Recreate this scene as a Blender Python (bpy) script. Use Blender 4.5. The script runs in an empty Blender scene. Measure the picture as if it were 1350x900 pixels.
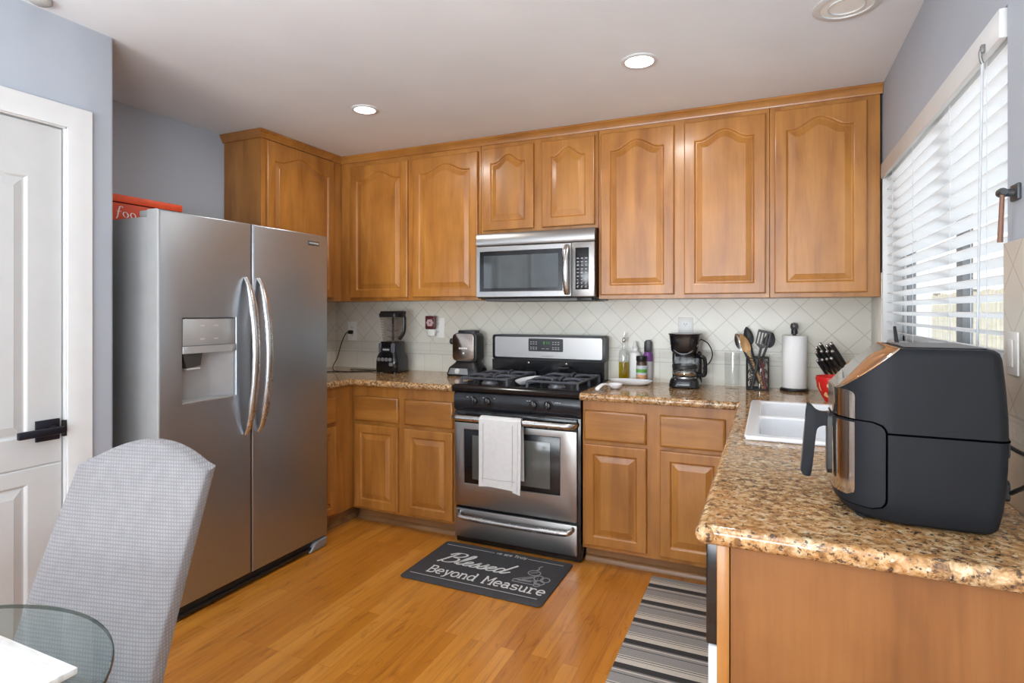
import bpy, bmesh, math, random
from mathutils import Vector, Matrix
random.seed(4)
PI = math.pi
SC = bpy.context.scene
COL = SC.collection

def lin(c):
    c = c / 255.0
    return c / 12.92 if c <= 0.04045 else ((c + 0.055) / 1.055) ** 2.4
def rgb(r, g, b):
    return (lin(r), lin(g), lin(b), 1.0)

# ------------------------------------------------------------------ camera
YAW = math.atan2(340, 760)
cam_d = bpy.data.cameras.new('camera')
cam = bpy.data.objects.new('camera', cam_d)
COL.objects.link(cam)
cam.location = (0, 0, 1.35)
cam.rotation_euler = (PI / 2, 0, YAW)
cam_d.sensor_fit = 'HORIZONTAL'
cam_d.sensor_width = 36
cam_d.lens = 36 * 760 / 1350
cam_d.shift_y = -40 / 1350
cam_d.clip_start = 0.02
SC.camera = cam

# ------------------------------------------------------------------ light
SC.view_settings.view_transform = 'Standard'
SC.view_settings.look = 'None'
SC.view_settings.gamma = 1.0
SC.view_settings.use_curve_mapping = False
SC.view_settings.exposure = 0.47
SC.cycles.use_denoising = True
SC.cycles.max_bounces = 10
SC.cycles.transparent_max_bounces = 16
SC.cycles.caustics_reflective = False
SC.cycles.caustics_refractive = False
SC.cycles.sample_clamp_indirect = 6.0

world = bpy.data.worlds.new('world')
SC.world = world
world.use_nodes = True
wn = world.node_tree.nodes['Background']
wn.inputs['Color'].default_value = (0.86, 0.93, 1.0, 1)
wn.inputs['Strength'].default_value = 1.35

def lamp(name, kind, loc, rot, power, color=(1, 1, 1), **kw):
    d = bpy.data.lights.new(name, kind)
    d.energy = power
    d.color = color
    for k, v in kw.items():
        setattr(d, k, v)
    o = bpy.data.objects.new(name, d)
    o.location = loc
    o.rotation_euler = rot
    COL.objects.link(o)
    return o

# daylight from the patio behind the camera, tilted up; the rest are added fills
lamp('patio_daylight', 'AREA', (-0.95, -2.96, 1.10), (PI / 2 + 1.08, 0, 0), 165, (0.88, 0.94, 1.0), shape='RECTANGLE', size=2.3, size_y=2.0)
lamp('dining_fill', 'AREA', (0.45, -1.35, 1.40), (0, PI / 2 + 1.02, 0), 98, (0.88, 0.94, 1.0), shape='RECTANGLE', size=1.3, size_y=1.4)  # added fill at an unseen window, tilted up to brighten the ceiling
lamp('yard_fill', 'AREA', (1.95, 2.45, 0.30), (0, PI / 2 + 0.69, 0), 26, (0.92, 0.96, 1.0), shape='RECTANGLE', size=0.9, size_y=2.6)  # added lamp hidden below the sill, aimed up through the slats at the ceiling
lamp('hall_fill', 'AREA', (-2.36, -1.35, 1.40), (0, -PI / 2 - 0.65, 0), 62, (0.88, 0.94, 1.0), shape='RECTANGLE', size=1.3, size_y=1.5)  # added fill from the left, to brighten the right wall

# ------------------------------------------------------------------ geometry helper
class G:
    def __init__(s):
        s.bm = bmesh.new()
    def faces(s, vs, fs):
        v = [s.bm.verts.new(p) for p in vs]
        for f in fs:
            try:
                s.bm.faces.new([v[i] for i in f])
            except ValueError:
                pass
        return v
    def box(s, x0, x1, y0, y1, z0, z1, bev=0.0, seg=2, only=None):
        x0, x1 = min(x0, x1), max(x0, x1); y0, y1 = min(y0, y1), max(y0, y1); z0, z1 = min(z0, z1), max(z0, z1)
        v = s.faces([(x0, y0, z0), (x1, y0, z0), (x1, y1, z0), (x0, y1, z0), (x0, y0, z1), (x1, y0, z1), (x1, y1, z1), (x0, y1, z1)],
                    [(3, 2, 1, 0), (4, 5, 6, 7), (0, 1, 5, 4), (1, 2, 6, 5), (2, 3, 7, 6), (3, 0, 4, 7)])
        if bev > 0:
            es = set()
            for q in v:
                es.update(q.link_edges)
            if only:
                es = [e for e in es if only((e.verts[1].co - e.verts[0].co).normalized(), (e.verts[0].co + e.verts[1].co) / 2)]
            bmesh.ops.bevel(s.bm, geom=list(es), offset=bev, segments=seg, profile=0.5, affect='EDGES', clamp_overlap=True)
        return s
    def loft(s, rings, cap0=True, cap1=True, closed=True):
        rs = [[s.bm.verts.new(p) for p in r] for r in rings]
        n = len(rs[0])
        for a, b in zip(rs, rs[1:]):
            for i in range(n if closed else n - 1):
                j = (i + 1) % n
                try:
                    s.bm.faces.new((a[i], a[j], b[j], b[i]))
                except ValueError:
                    pass
        if cap0:
            s.bm.faces.new(rs[0][::-1])
        if cap1:
            s.bm.faces.new(rs[-1])
        return rs
    def lathe(s, prof, c=(0, 0, 0), seg=24, axis='z', cap=True):
        rings = []
        for r, h in prof:
            r = max(r, 1e-4)
            ring = []
            for i in range(seg):
                a = 2 * PI * i / seg
                p = (r * math.cos(a), r * math.sin(a), h)
                if axis == 'x':
                    p = (h, r * math.cos(a), r * math.sin(a))
                elif axis == 'y':
                    p = (r * math.sin(a), h, r * math.cos(a))
                ring.append((p[0] + c[0], p[1] + c[1], p[2] + c[2]))
            rings.append(ring)
        s.loft(rings, cap, cap)
        return s
    def tube(s, path, r, seg=8, cap=True, closed=False, flat=1.0, up=None):
        P = [Vector(p) for p in path]
        n = len(P)
        R = r if isinstance(r, (list, tuple)) else [r] * n
        rings = []
        prev = None
        for i in range(n):
            if closed:
                t = P[(i + 1) % n] - P[i - 1]
            else:
                t = P[min(i + 1, n - 1)] - P[max(i - 1, 0)]
            t.normalize()
            u = Vector(up) if up else (prev if prev is not None else (Vector((0, 0, 1)) if abs(t.z) < 0.9 else Vector((1, 0, 0))))
            u = (u - t * u.dot(t))
            if u.length < 1e-5:
                u = t.orthogonal()
            u.normalize(); prev = u
            w = t.cross(u)
            rings.append([tuple(P[i] + (u * math.cos(2 * PI * k / seg) * flat + w * math.sin(2 * PI * k / seg)) * R[i]) for k in range(seg)])
        if closed:
            rings.append(rings[0])
            s.loft(rings, False, False)
            bmesh.ops.remove_doubles(s.bm, verts=s.bm.verts, dist=1e-6)
        else:
            s.loft(rings, cap, cap)
        return s
    def prism(s, poly, axis, a, b, bev=0.0, seg=2):
        def P(u, v, h):
            return {'x': (h, u, v), 'y': (u, h, v), 'z': (u, v, h)}[axis]
        n = len(poly)
        v = s.faces([P(u, w, a) for u, w in poly] + [P(u, w, b) for u, w in poly],
                    [tuple(range(n))[::-1], tuple(range(n, 2 * n))] + [(i, (i + 1) % n, n + (i + 1) % n, n + i) for i in range(n)])
        if bev > 0:
            es = set()
            for q in v:
                es.update(q.link_edges)
            bmesh.ops.bevel(s.bm, geom=list(es), offset=bev, segments=seg, profile=0.5, affect='EDGES', clamp_overlap=True)
        return s
    def ribbon(s, path, w, mp, h=0.0006):
        """flat stroke of letter or drawing laid on a surface; mp(u,v,h) -> point"""
        n = len(path)
        rings = []
        s.lay = getattr(s, 'lay', 0) + 1
        h = h + 0.00009 * (s.lay % 9)
        for i in range(n):
            a = path[max(i - 1, 0)]; b = path[min(i + 1, n - 1)]
            dx, dy = b[0] - a[0], b[1] - a[1]
            L = math.hypot(dx, dy) or 1e-6
            nx, ny = -dy / L, dx / L
            ww = w(i / max(n - 1, 1), dx / L, dy / L) if callable(w) else w
            u, v = path[i]
            rings.append([mp(u + nx * ww / 2, v + ny * ww / 2, h), mp(u - nx * ww / 2, v - ny * ww / 2, h),
                          mp(u - nx * ww / 2, v - ny * ww / 2, 0), mp(u + nx * ww / 2, v + ny * ww / 2, 0)])
        s.loft(rings)
        return s
    def xf(s, m):
        s.bm.transform(m)
        return s

def smooth_path(pts, k=6):
    out = []
    n = len(pts)
    D = len(pts[0])
    for i in range(n - 1):
        p0, p1, p2, p3 = pts[max(i - 1, 0)], pts[i], pts[i + 1], pts[min(i + 2, n - 1)]
        for j in range(k):
            t = j / k
            out.append(tuple(0.5 * (2 * p1[d] + (p2[d] - p0[d]) * t + (2 * p0[d] - 5 * p1[d] + 4 * p2[d] - p3[d]) * t * t + (3 * p1[d] - p0[d] - 3 * p2[d] + p3[d]) * t ** 3) for d in range(D)))
    out.append(tuple(pts[-1]))
    return out

def wloc(o):
    v = Vector((0, 0, 0))
    while o is not None:
        v += Vector(o.location)
        o = o.parent
    return v

def obj(name, g, m, parent=None, local=False, angle=38, smooth=True):
    """links ONE mesh object; geometry given in world coordinates unless local=True"""
    me = bpy.data.meshes.new(name)
    bm = g.bm
    if parent is not None and not local:
        bmesh.ops.translate(bm, verts=bm.verts, vec=-wloc(parent))
    bmesh.ops.recalc_face_normals(bm, faces=bm.faces)
    bm.to_mesh(me)
    bm.free()
    if smooth:
        me.polygons.foreach_set('use_smooth', [True] * len(me.polygons))
        me.set_sharp_from_angle(angle=math.radians(angle))
    for mm in (m if isinstance(m, (list, tuple)) else [m]):
        me.materials.append(mm)
    o = bpy.data.objects.new(name, me)
    COL.objects.link(o)
    o.parent = parent
    return o

def tag(o, label, cat, group=None):
    o['label'] = label
    o['category'] = cat
    if group:
        o['group'] = group
    return o

def thing(name, label, cat, loc=(0, 0, 0), rot=0.0, group=None):
    o = bpy.data.objects.new(name, None)
    o.empty_display_size = 0.05
    COL.objects.link(o)
    o.location = loc
    o.rotation_euler = (0, 0, rot)
    return tag(o, label, cat, group)

def struct(name, g, m, parent=None, **kw):
    o = obj(name, g, m, parent, **kw)
    if parent is None:
        o['kind'] = 'structure'
    return o

# ------------------------------------------------------------------ materials
def newmat(name):
    m = bpy.data.materials.new(name)
    m.use_nodes = True
    nt = m.node_tree
    return m, nt, nt.nodes['Principled BSDF']
def N(nt, typ, **kw):
    n = nt.nodes.new(typ)
    for k, v in kw.items():
        setattr(n, k, v)
    return n
def L(nt, a, ao, b, bi):
    nt.links.new(a.outputs[ao], b.inputs[bi])
def coords(nt, scale=(1, 1, 1), kind='Object', rot=(0, 0, 0)):
    t = N(nt, 'ShaderNodeTexCoord')
    mp = N(nt, 'ShaderNodeMapping')
    mp.inputs['Scale'].default_value = scale
    mp.inputs['Rotation'].default_value = rot
    L(nt, t, kind, mp, 'Vector')
    return mp
def noise(nt, vec, scale, detail=4, rough=0.5, dist=0.0):
    n = N(nt, 'ShaderNodeTexNoise')
    n.inputs['Scale'].default_value = scale
    n.inputs['Detail'].default_value = detail
    n.inputs['Roughness'].default_value = rough
    n.inputs['Distortion'].default_value = dist
    if vec is not None:
        L(nt, vec, 'Vector', n, 'Vector')
    return n
def ramp(nt, src, stops, out='Fac'):
    r = N(nt, 'ShaderNodeValToRGB')
    e = r.color_ramp.elements
    while len(e) < len(stops):
        e.new(0.5)
    for i, (p, c) in enumerate(stops):
        e[i].position = p
        e[i].color = c
    nt.links.new(src.outputs[out], r.inputs['Fac'])
    return r
def mixc(nt, fac, a, b, mode='MIX'):
    m = N(nt, 'ShaderNodeMix', data_type='RGBA', blend_type=mode)
    for sock, val in ((m.inputs[0], fac), (m.inputs[6], a), (m.inputs[7], b)):
        if hasattr(val, 'is_linked'):
            nt.links.new(val, sock)
        else:
            sock.default_value = val
    return m.outputs[2]
def mth(nt, op, a, b=None, c=None):
    m = N(nt, 'ShaderNodeMath', operation=op)
    for i, v in enumerate((a, b, c)):
        if v is None:
            continue
        if hasattr(v, 'is_linked'):
            nt.links.new(v, m.inputs[i])
        else:
            m.inputs[i].default_value = v
    return m.outputs[0]
def bump(nt, p, h, strength=0.2, dist=0.002):
    b = N(nt, 'ShaderNodeBump')
    b.inputs['Strength'].default_value = strength
    b.inputs['Distance'].default_value = dist
    nt.links.new(h, b.inputs['Height'])
    nt.links.new(b.outputs['Normal'], p.inputs['Normal'])

def plain(name, c, rough=0.5, metal=0.0, var=0.06, scale=12, bmp=0.0, bscale=200, coat=0.0, spec=0.5, stretch=(1, 1, 1), **kw):
    """principled with a little procedural tone variation"""
    m, nt, p = newmat(name)
    mp = coords(nt, stretch)
    n = noise(nt, mp, scale, 3)
    lo = tuple(max(0, x * (1 - var)) for x in c[:3]) + (1,)
    hi = tuple(min(1, x * (1 + var)) for x in c[:3]) + (1,)
    r = ramp(nt, n, [(0.3, lo), (0.7, hi)])
    L(nt, r, 'Color', p, 'Base Color')
    p.inputs['Roughness'].default_value = rough
    p.inputs['Metallic'].default_value = metal
    p.inputs['Coat Weight'].default_value = coat
    p.inputs['Specular IOR Level'].default_value = spec
    if bmp:
        n2 = noise(nt, mp, bscale, 3)
        bump(nt, p, n2.outputs['Fac'], bmp)
    for k, v in kw.items():
        p.inputs[k].default_value = v
    return m

def wood(name, dark, mid, light, rough=0.33, axis='z', coat=0.25):
    m, nt, p = newmat(name)
    st = {'z': (7, 7, 0.9), 'x': (0.9, 7, 7), 'y': (7, 0.9, 7)}[axis]
    t = N(nt, 'ShaderNodeTexCoord')
    oi = N(nt, 'ShaderNodeObjectInfo')
    add = N(nt, 'ShaderNodeVectorMath', operation='ADD')
    sc = N(nt, 'ShaderNodeVectorMath', operation='SCALE')
    sc.inputs['Scale'].default_value = 7.3
    cmb = N(nt, 'ShaderNodeCombineXYZ')
    for i in range(3):
        L(nt, oi, 'Random', cmb, i)
    L(nt, cmb, 'Vector', sc, 0)
    L(nt, t, 'Object', add, 0)
    L(nt, sc, 'Vector', add, 1)
    mp = N(nt, 'ShaderNodeMapping')
    mp.inputs['Scale'].default_value = st
    L(nt, add, 'Vector', mp, 'Vector')
    n = noise(nt, mp, 1.6, 6, 0.55, 0.6)
    r = ramp(nt, n, [(0.22, dark), (0.50, mid), (0.78, light)])
    mp2 = N(nt, 'ShaderNodeMapping')
    mp2.inputs['Scale'].default_value = tuple(x * 9 if x > 5 else x * 4 for x in st)
    L(nt, add, 'Vector', mp2, 'Vector')
    n2 = noise(nt, mp2, 1.5, 3)
    r2 = ramp(nt, n2, [(0.35, (0.93, 0.93, 0.93, 1)), (0.6, (1.01, 1.01, 1.01, 1))])
    mp3 = N(nt, 'ShaderNodeMapping')
    mp3.inputs['Scale'].default_value = (3.2, 3.2, 2.2)
    L(nt, add, 'Vector', mp3, 'Vector')
    n3 = noise(nt, mp3, 1.5, 3, 0.6, 0.4)
    r3 = ramp(nt, n3, [(0.34, (0.84, 0.82, 0.80, 1)), (0.62, (1.05, 1.05, 1.05, 1))])
    c = mixc(nt, 1.0, r.outputs['Color'], r2.outputs['Color'], 'MULTIPLY')
    c = mixc(nt, 0.8, c, r3.outputs['Color'], 'MULTIPLY')
    nt.links.new(c, p.inputs['Base Color'])
    p.inputs['Roughness'].default_value = rough
    p.inputs['Coat Weight'].default_value = coat
    p.inputs['Coat Roughness'].default_value = 0.18
    bump(nt, p, n2.outputs['Fac'], 0.06, 0.001)
    return m

MW = wood('maple_wood', rgb(140, 86, 34), rgb(171, 113, 49), rgb(188, 131, 63))
MWX = wood('maple_wood_level', rgb(138, 85, 34), rgb(168, 111, 48), rgb(185, 129, 62), axis='x')
MWY = wood('maple_wood_deep', rgb(138, 85, 34), rgb(168, 111, 48), rgb(185, 129, 62), axis='y')
MWP = wood('maple_veneer_shaded', rgb(108, 65, 28), rgb(134, 85, 41), rgb(146, 97, 51), rough=0.4, coat=0.1)  # maple darkened in colour to offset strong front light on the end panel
MTOE = wood('toe_kick_wood', rgb(112, 76, 44), rgb(138, 98, 60), rgb(154, 112, 72), axis='x', coat=0)

def m_paint(name, c, rough=0.6, bstr=0.12):
    return plain(name, c, rough, var=0.025, scale=3, bmp=bstr, bscale=160, spec=0.3)
WALL = m_paint('blue_grey_paint', rgb(172, 178, 187))
CEIL = m_paint('ceiling_paint', rgb(226, 229, 232), 0.8, 0.2)
WHITE = plain('white_trim_paint', rgb(208, 208, 207), 0.35, var=0.02)
DOORW = plain('white_door_paint', rgb(192, 192, 191), 0.38, var=0.02)

def m_floor():
    m, nt, p = newmat('plank_floor')
    t = N(nt, 'ShaderNodeTexCoord')
    sp = N(nt, 'ShaderNodeSeparateXYZ')
    L(nt, t, 'Object', sp, 0)
    cb = N(nt, 'ShaderNodeCombineXYZ')
    L(nt, sp, 'Y', cb, 'X'); L(nt, sp, 'X', cb, 'Y')
    br = N(nt, 'ShaderNodeTexBrick')
    br.offset = 0.37; br.offset_frequency = 2
    br.inputs['Scale'].default_value = 1.0
    br.inputs['Brick Width'].default_value = 1.05
    br.inputs['Row Height'].default_value = 0.066
    br.inputs['Mortar Size'].default_value = 0.0007
    br.inputs['Mortar Smooth'].default_value = 0.3
    br.inputs['Bias'].default_value = 0.0
    br.inputs['Color1'].default_value = (0.0, 0.0, 0.0, 1)
    br.inputs['Color2'].default_value = (1, 1, 1, 1)
    br.inputs['Mortar'].default_value = (0.0, 0.0, 0.0, 1)
    L(nt, cb, 'Vector', br, 'Vector')
    base = ramp(nt, br, [(0.0, rgb(192, 120, 38)), (0.5, rgb(205, 133, 48)), (1.0, rgb(216, 147, 62))], out='Color')
    mp = N(nt, 'ShaderNodeMapping')
    mp.inputs['Scale'].default_value = (1.2, 16, 1)
    L(nt, cb, 'Vector', mp, 'Vector')
    off = N(nt, 'ShaderNodeVectorMath', operation='MULTIPLY_ADD')
    L(nt, br, 'Color', off, 0)
    off.inputs[1].default_value = (9, 9, 9)
    L(nt, mp, 'Vector', off, 2)
    n = noise(nt, off, 1.8, 6, 0.6, 0.8)
    r = ramp(nt, n, [(0.30, (0.66, 0.58, 0.50, 1)), (0.46, (0.95, 0.93, 0.9, 1)), (0.70, (1.1, 1.12, 1.14, 1))])
    c = mixc(nt, 0.85, base.outputs['Color'], r.outputs['Color'], 'MULTIPLY')
    mp2 = N(nt, 'ShaderNodeMapping')
    mp2.inputs['Scale'].default_value = (6, 22, 1)
    L(nt, cb, 'Vector', mp2, 'Vector')
    n2 = noise(nt, mp2, 1.0, 3, 0.6, 1.0)
    r2 = ramp(nt, n2, [(0.26, (0.60, 0.48, 0.38, 1)), (0.42, (1, 1, 1, 1))])
    c = mixc(nt, 0.8, c, r2.outputs['Color'], 'MULTIPLY')
    c = mixc(nt, mth(nt, 'MULTIPLY', br.outputs['Fac'], 0.45), c, rgb(90, 48, 16))
    nt.links.new(c, p.inputs['Base Color'])
    p.inputs['Roughness'].default_value = 0.30
    p.inputs['Coat Weight'].default_value = 0.35
    p.inputs['Coat Roughness'].default_value = 0.2
    bump(nt, p, br.outputs['Fac'], -0.15, 0.001)
    return m
FLOOR = m_floor()

def m_granite():
    m, nt, p = newmat('granite')
    mp = coords(nt)
    n1 = noise(nt, mp, 52, 5, 0.66, 0.4)
    r1 = ramp(nt, n1, [(0.34, rgb(66, 54, 46)), (0.43, rgb(144, 108, 72)), (0.53, rgb(190, 156, 112)), (0.64, rgb(216, 198, 166))])
    n2 = noise(nt, mp, 5.5, 4, 0.6, 0.8)
    r2 = ramp(nt, n2, [(0.42, (0, 0, 0, 1)), (0.60, (1, 1, 1, 1))])
    warm = mixc(nt, 0.5, r1.outputs['Color'], rgb(188, 132, 72))
    c = mixc(nt, r2.outputs['Color'], r1.outputs['Color'], warm)
    n3 = noise(nt, mp, 105, 3, 0.55)
    r3 = ramp(nt, n3, [(0.57, (0, 0, 0, 1)), (0.62, (1, 1, 1, 1))])
    c = mixc(nt, mth(nt, 'MULTIPLY', r3.outputs['Color'], 0.85), c, rgb(56, 48, 44))
    n4 = noise(nt, mp, 70, 2, 0.5)
    r4 = ramp(nt, n4, [(0.66, (0, 0, 0, 1)), (0.72, (1, 1, 1, 1))])
    c = mixc(nt, mth(nt, 'MULTIPLY', r4.outputs['Color'], 0.7), c, rgb(226, 212, 188))
    nt.links.new(c, p.inputs['Base Color'])
    p.inputs['Roughness'].default_value = 0.10
    return m
GRANITE = m_granite()

def m_tile(name, c, horiz, grout_dark=0.72):
    """square tiles below a relief band, diagonal tiles above; horiz = the wall's level axis"""
    m, nt, p = newmat(name)
    t = N(nt, 'ShaderNodeTexCoord')
    sp = N(nt, 'ShaderNodeSeparateXYZ')
    L(nt, t, 'Object', sp, 0)
    u = sp.outputs[horiz]; z = sp.outputs['Z']
    def line(v, pitch, w):
        f = mth(nt, 'FRACT', mth(nt, 'DIVIDE', v, pitch))
        d = mth(nt, 'ABSOLUTE', mth(nt, 'SUBTRACT', f, 0.5))
        return mth(nt, 'GREATER_THAN', d, 0.5 - w / pitch / 2)
    w = 0.0042
    a = mth(nt, 'MULTIPLY', mth(nt, 'ADD', u, z), 0.7071)
    b = mth(nt, 'MULTIPLY', mth(nt, 'SUBTRACT', u, z), 0.7071)
    diag = mth(nt, 'MAXIMUM', line(a, 0.108, w), line(b, 0.108, w))
    sq = mth(nt, 'MAXIMUM', line(u, 0.152, w * 0.7), 0.0)
    above = mth(nt, 'GREATER_THAN', z, 1.120)
    below = mth(nt, 'LESS_THAN', z, 1.042)
    band = mth(nt, 'SUBTRACT', 1.0, mth(nt, 'ADD', above, below))
    g = mth(nt, 'ADD', mth(nt, 'MULTIPLY', above, diag), mth(nt, 'MULTIPLY', below, sq))
    for h in (1.120, 1.042, 1.066, 1.108):
        d = mth(nt, 'ABSOLUTE', mth(nt, 'SUBTRACT', z, h))
        g = mth(nt, 'MAXIMUM', g, mth(nt, 'MULTIPLY', mth(nt, 'LESS_THAN', d, 0.0024), 1.0 if h in (1.120, 1.042) else 0.35))
    gb = mth(nt, 'MULTIPLY', band, line(u, 0.203, w * 0.6))
    g = mth(nt, 'MAXIMUM', g, gb)
    n = noise(nt, coords(nt), 5, 3)
    dk = tuple(x * 0.93 for x in c[:3]) + (1,)
    r = ramp(nt, n, [(0.3, dk), (0.7, c)])
    gc = tuple(x * grout_dark for x in c[:3]) + (1,)
    col = mixc(nt, mth(nt, 'MULTIPLY', g, 0.9), r.outputs['Color'], gc)
    # relief pattern of the band
    vo = N(nt, 'ShaderNodeTexNoise')
    vo.inputs['Scale'].default_value = 46
    vo.inputs['Detail'].default_value = 1.5
    vo.inputs['Distortion'].default_value = 2.4
    L(nt, t, 'Object', vo, 'Vector')
    inb = mth(nt, 'MULTIPLY', mth(nt, 'GREATER_THAN', z, 1.068), mth(nt, 'LESS_THAN', z, 1.106))
    rel = mth(nt, 'MULTIPLY', inb, vo.outputs['Fac'])
    nt.links.new(col, p.inputs['Base Color'])
    p.inputs['Roughness'].default_value = 0.2
    h = mth(nt, 'ADD', mth(nt, 'MULTIPLY', g, -0.45), mth(nt, 'MULTIPLY', rel, 1.6))
    p.inputs['Specular IOR Level'].default_value = 0.3
    bump(nt, p, h, 0.55, 0.003)
    return m
TILE = m_tile('cream_tile', rgb(222, 219, 206), 'X')
TILER = m_tile('cream_tile_side', rgb(234, 228, 215), 'Y')

def m_steel(name, c, rough, stretch, bstr=0.05):
    m, nt, p = newmat(name)
    mp = coords(nt, stretch)
    n = noise(nt, mp, 3, 4, 0.6)
    r = ramp(nt, n, [(0.3, tuple(x * 0.98 for x in c[:3]) + (1,)), (0.7, c)])
    L(nt, r, 'Color', p, 'Base Color')
    r2 = ramp(nt, n, [(0.3, (rough * 0.95,) * 3 + (1,)), (0.7, (rough * 1.05,) * 3 + (1,))])
    L(nt, r2, 'Color', p, 'Roughness')
    p.inputs['Metallic'].default_value = 1.0
    bump(nt, p, n.outputs['Fac'], bstr, 0.0006)
    return m
STEEL = m_steel('brushed_steel', rgb(166, 164, 162), 0.36, (2, 2, 160), 0.0)
FRSTEEL = m_steel('fridge_steel', rgb(172, 178, 185), 0.38, (160, 2, 160), 0.0)
STEELD = m_steel('steel_handle', rgb(196, 196, 196), 0.27, (4, 4, 4), 0.0)
CHROME = m_steel('polished_steel', rgb(215, 205, 196), 0.12, (3, 3, 3), 0.0)
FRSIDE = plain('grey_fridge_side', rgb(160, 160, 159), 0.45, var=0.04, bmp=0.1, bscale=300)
BLACK = plain('black_enamel', rgb(20, 20, 23), 0.18, var=0.1)
BLACKP = plain('black_plastic', rgb(24, 24, 26), 0.38, var=0.1)
BLACKM = plain('matte_black', rgb(30, 30, 32), 0.6, var=0.1)
IRON = plain('cast_iron', rgb(70, 72, 80), 0.5, var=0.15, bmp=0.3, bscale=300)
FRYER = plain('charcoal_plastic', rgb(27, 29, 33), 0.52, spec=0.18, var=0.05, bmp=0.06, bscale=500)
PORC = plain('white_porcelain', rgb(238, 240, 243), 0.12, var=0.01)
PLATEW = plain('white_plastic', rgb(236, 236, 232), 0.35, var=0.02)
PAPER = plain('paper_towel', rgb(238, 238, 237), 0.9, var=0.02, bmp=0.5, bscale=140)
SLAT = plain('white_slat', rgb(246, 248, 250), 0.4, var=0.02)
CORD = plain('black_cord', rgb(22, 21, 20), 0.5)
GREY = plain('grey_mark', rgb(170, 170, 170), 0.6)
LWHITE = plain('white_print', rgb(222, 222, 220), 0.7, var=0.03)
LGREY = plain('grey_print', rgb(146, 146, 147), 0.7, var=0.05)
WOODU = wood('utensil_wood', rgb(160, 118, 70), rgb(190, 148, 98), rgb(205, 165, 115), rough=0.6, coat=0)
BLOCKW = wood('knife_block_wood', rgb(170, 125, 78), rgb(196, 152, 104), rgb(208, 168, 120), rough=0.5, coat=0)

def m_glass(name, tint=(0.98, 0.985, 0.985), refl=0.08, rough=0.01):
    m = bpy.data.materials.new(name)
    m.use_nodes = True
    nt = m.node_tree
    nt.nodes.clear()
    out = N(nt, 'ShaderNodeOutputMaterial')
    tr = N(nt, 'ShaderNodeBsdfTransparent')
    mp = coords(nt)
    n = noise(nt, mp, 4, 2)
    r = ramp(nt, n, [(0.3, tuple(x * 0.985 for x in tint) + (1,)), (0.7, tint + (1,))])
    L(nt, r, 'Color', tr, 'Color')
    gl = N(nt, 'ShaderNodeBsdfGlossy')
    gl.inputs['Roughness'].default_value = rough
    lw = N(nt, 'ShaderNodeFresnel')
    lw.inputs['IOR'].default_value = 1.5
    mx = N(nt, 'ShaderNodeMixShader')
    geo = N(nt, 'ShaderNodeNewGeometry')
    f = mth(nt, 'MULTIPLY', mth(nt, 'MAXIMUM', lw.outputs[0], refl), mth(nt, 'SUBTRACT', 1.0, geo.outputs['Backfacing']))
    nt.links.new(f, mx.inputs[0])
    L(nt, tr, 0, mx, 1); L(nt, gl, 0, mx, 2)
    L(nt, mx, 0, out, 'Surface')
    return m
GLASS = m_glass('clear_glass')
PANE = m_glass('window_glass', (0.97, 0.98, 0.98), 0.05)
TABLEG = m_glass('table_glass', (0.81, 0.87, 0.855), 0.06)
JAR = m_glass('smoky_jar', (0.90, 0.885, 0.88), 0.06, 0.04)
OIL = m_glass('olive_oil', (0.84, 0.74, 0.16), 0.05)

def m_emit(name, c, s):
    m, nt, p = newmat(name)
    p.inputs['Base Color'].default_value = c
    p.inputs['Emission Color'].default_value = c
    p.inputs['Emission Strength'].default_value = s
    return m
LAMP = m_emit('lit_diffuser', (1, 0.98, 0.94, 1), 6)
DIGIT = m_emit('green_digit', rgb(90, 170, 70), 0.15)

def m_fabric():
    m, nt, p = newmat('grey_waffle_fabric')
    t = N(nt, 'ShaderNodeTexCoord')
    sp = N(nt, 'ShaderNodeSeparateXYZ')
    L(nt, t, 'UV', sp, 0)
    def tri(v, pitch):
        f = mth(nt, 'FRACT', mth(nt, 'DIVIDE', v, pitch))
        return mth(nt, 'MULTIPLY', mth(nt, 'ABSOLUTE', mth(nt, 'SUBTRACT', f, 0.5)), 2.0)
    a = mth(nt, 'POWER', tri(sp.outputs['X'], 0.0085), 2.2)
    b = mth(nt, 'POWER', tri(sp.outputs['Y'], 0.0085), 2.2)
    g = mth(nt, 'MAXIMUM', a, b)
    n = noise(nt, coords(nt), 30, 3)
    r = ramp(nt, n, [(0.3, rgb(142, 139, 140)), (0.7, rgb(152, 149, 150))])
    c = mixc(nt, mth(nt, 'MULTIPLY', g, 0.7), r.outputs['Color'], rgb(104, 102, 104))
    nt.links.new(c, p.inputs['Base Color'])
    p.inputs['Roughness'].default_value = 0.9
    p.inputs['Specular IOR Level'].default_value = 0.2
    p.inputs['Sheen Weight'].default_value = 0.2
    bump(nt, p, mth(nt, 'MULTIPLY', g, -1.0), 0.5, 0.002)
    return m
FABRIC = m_fabric()

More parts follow.
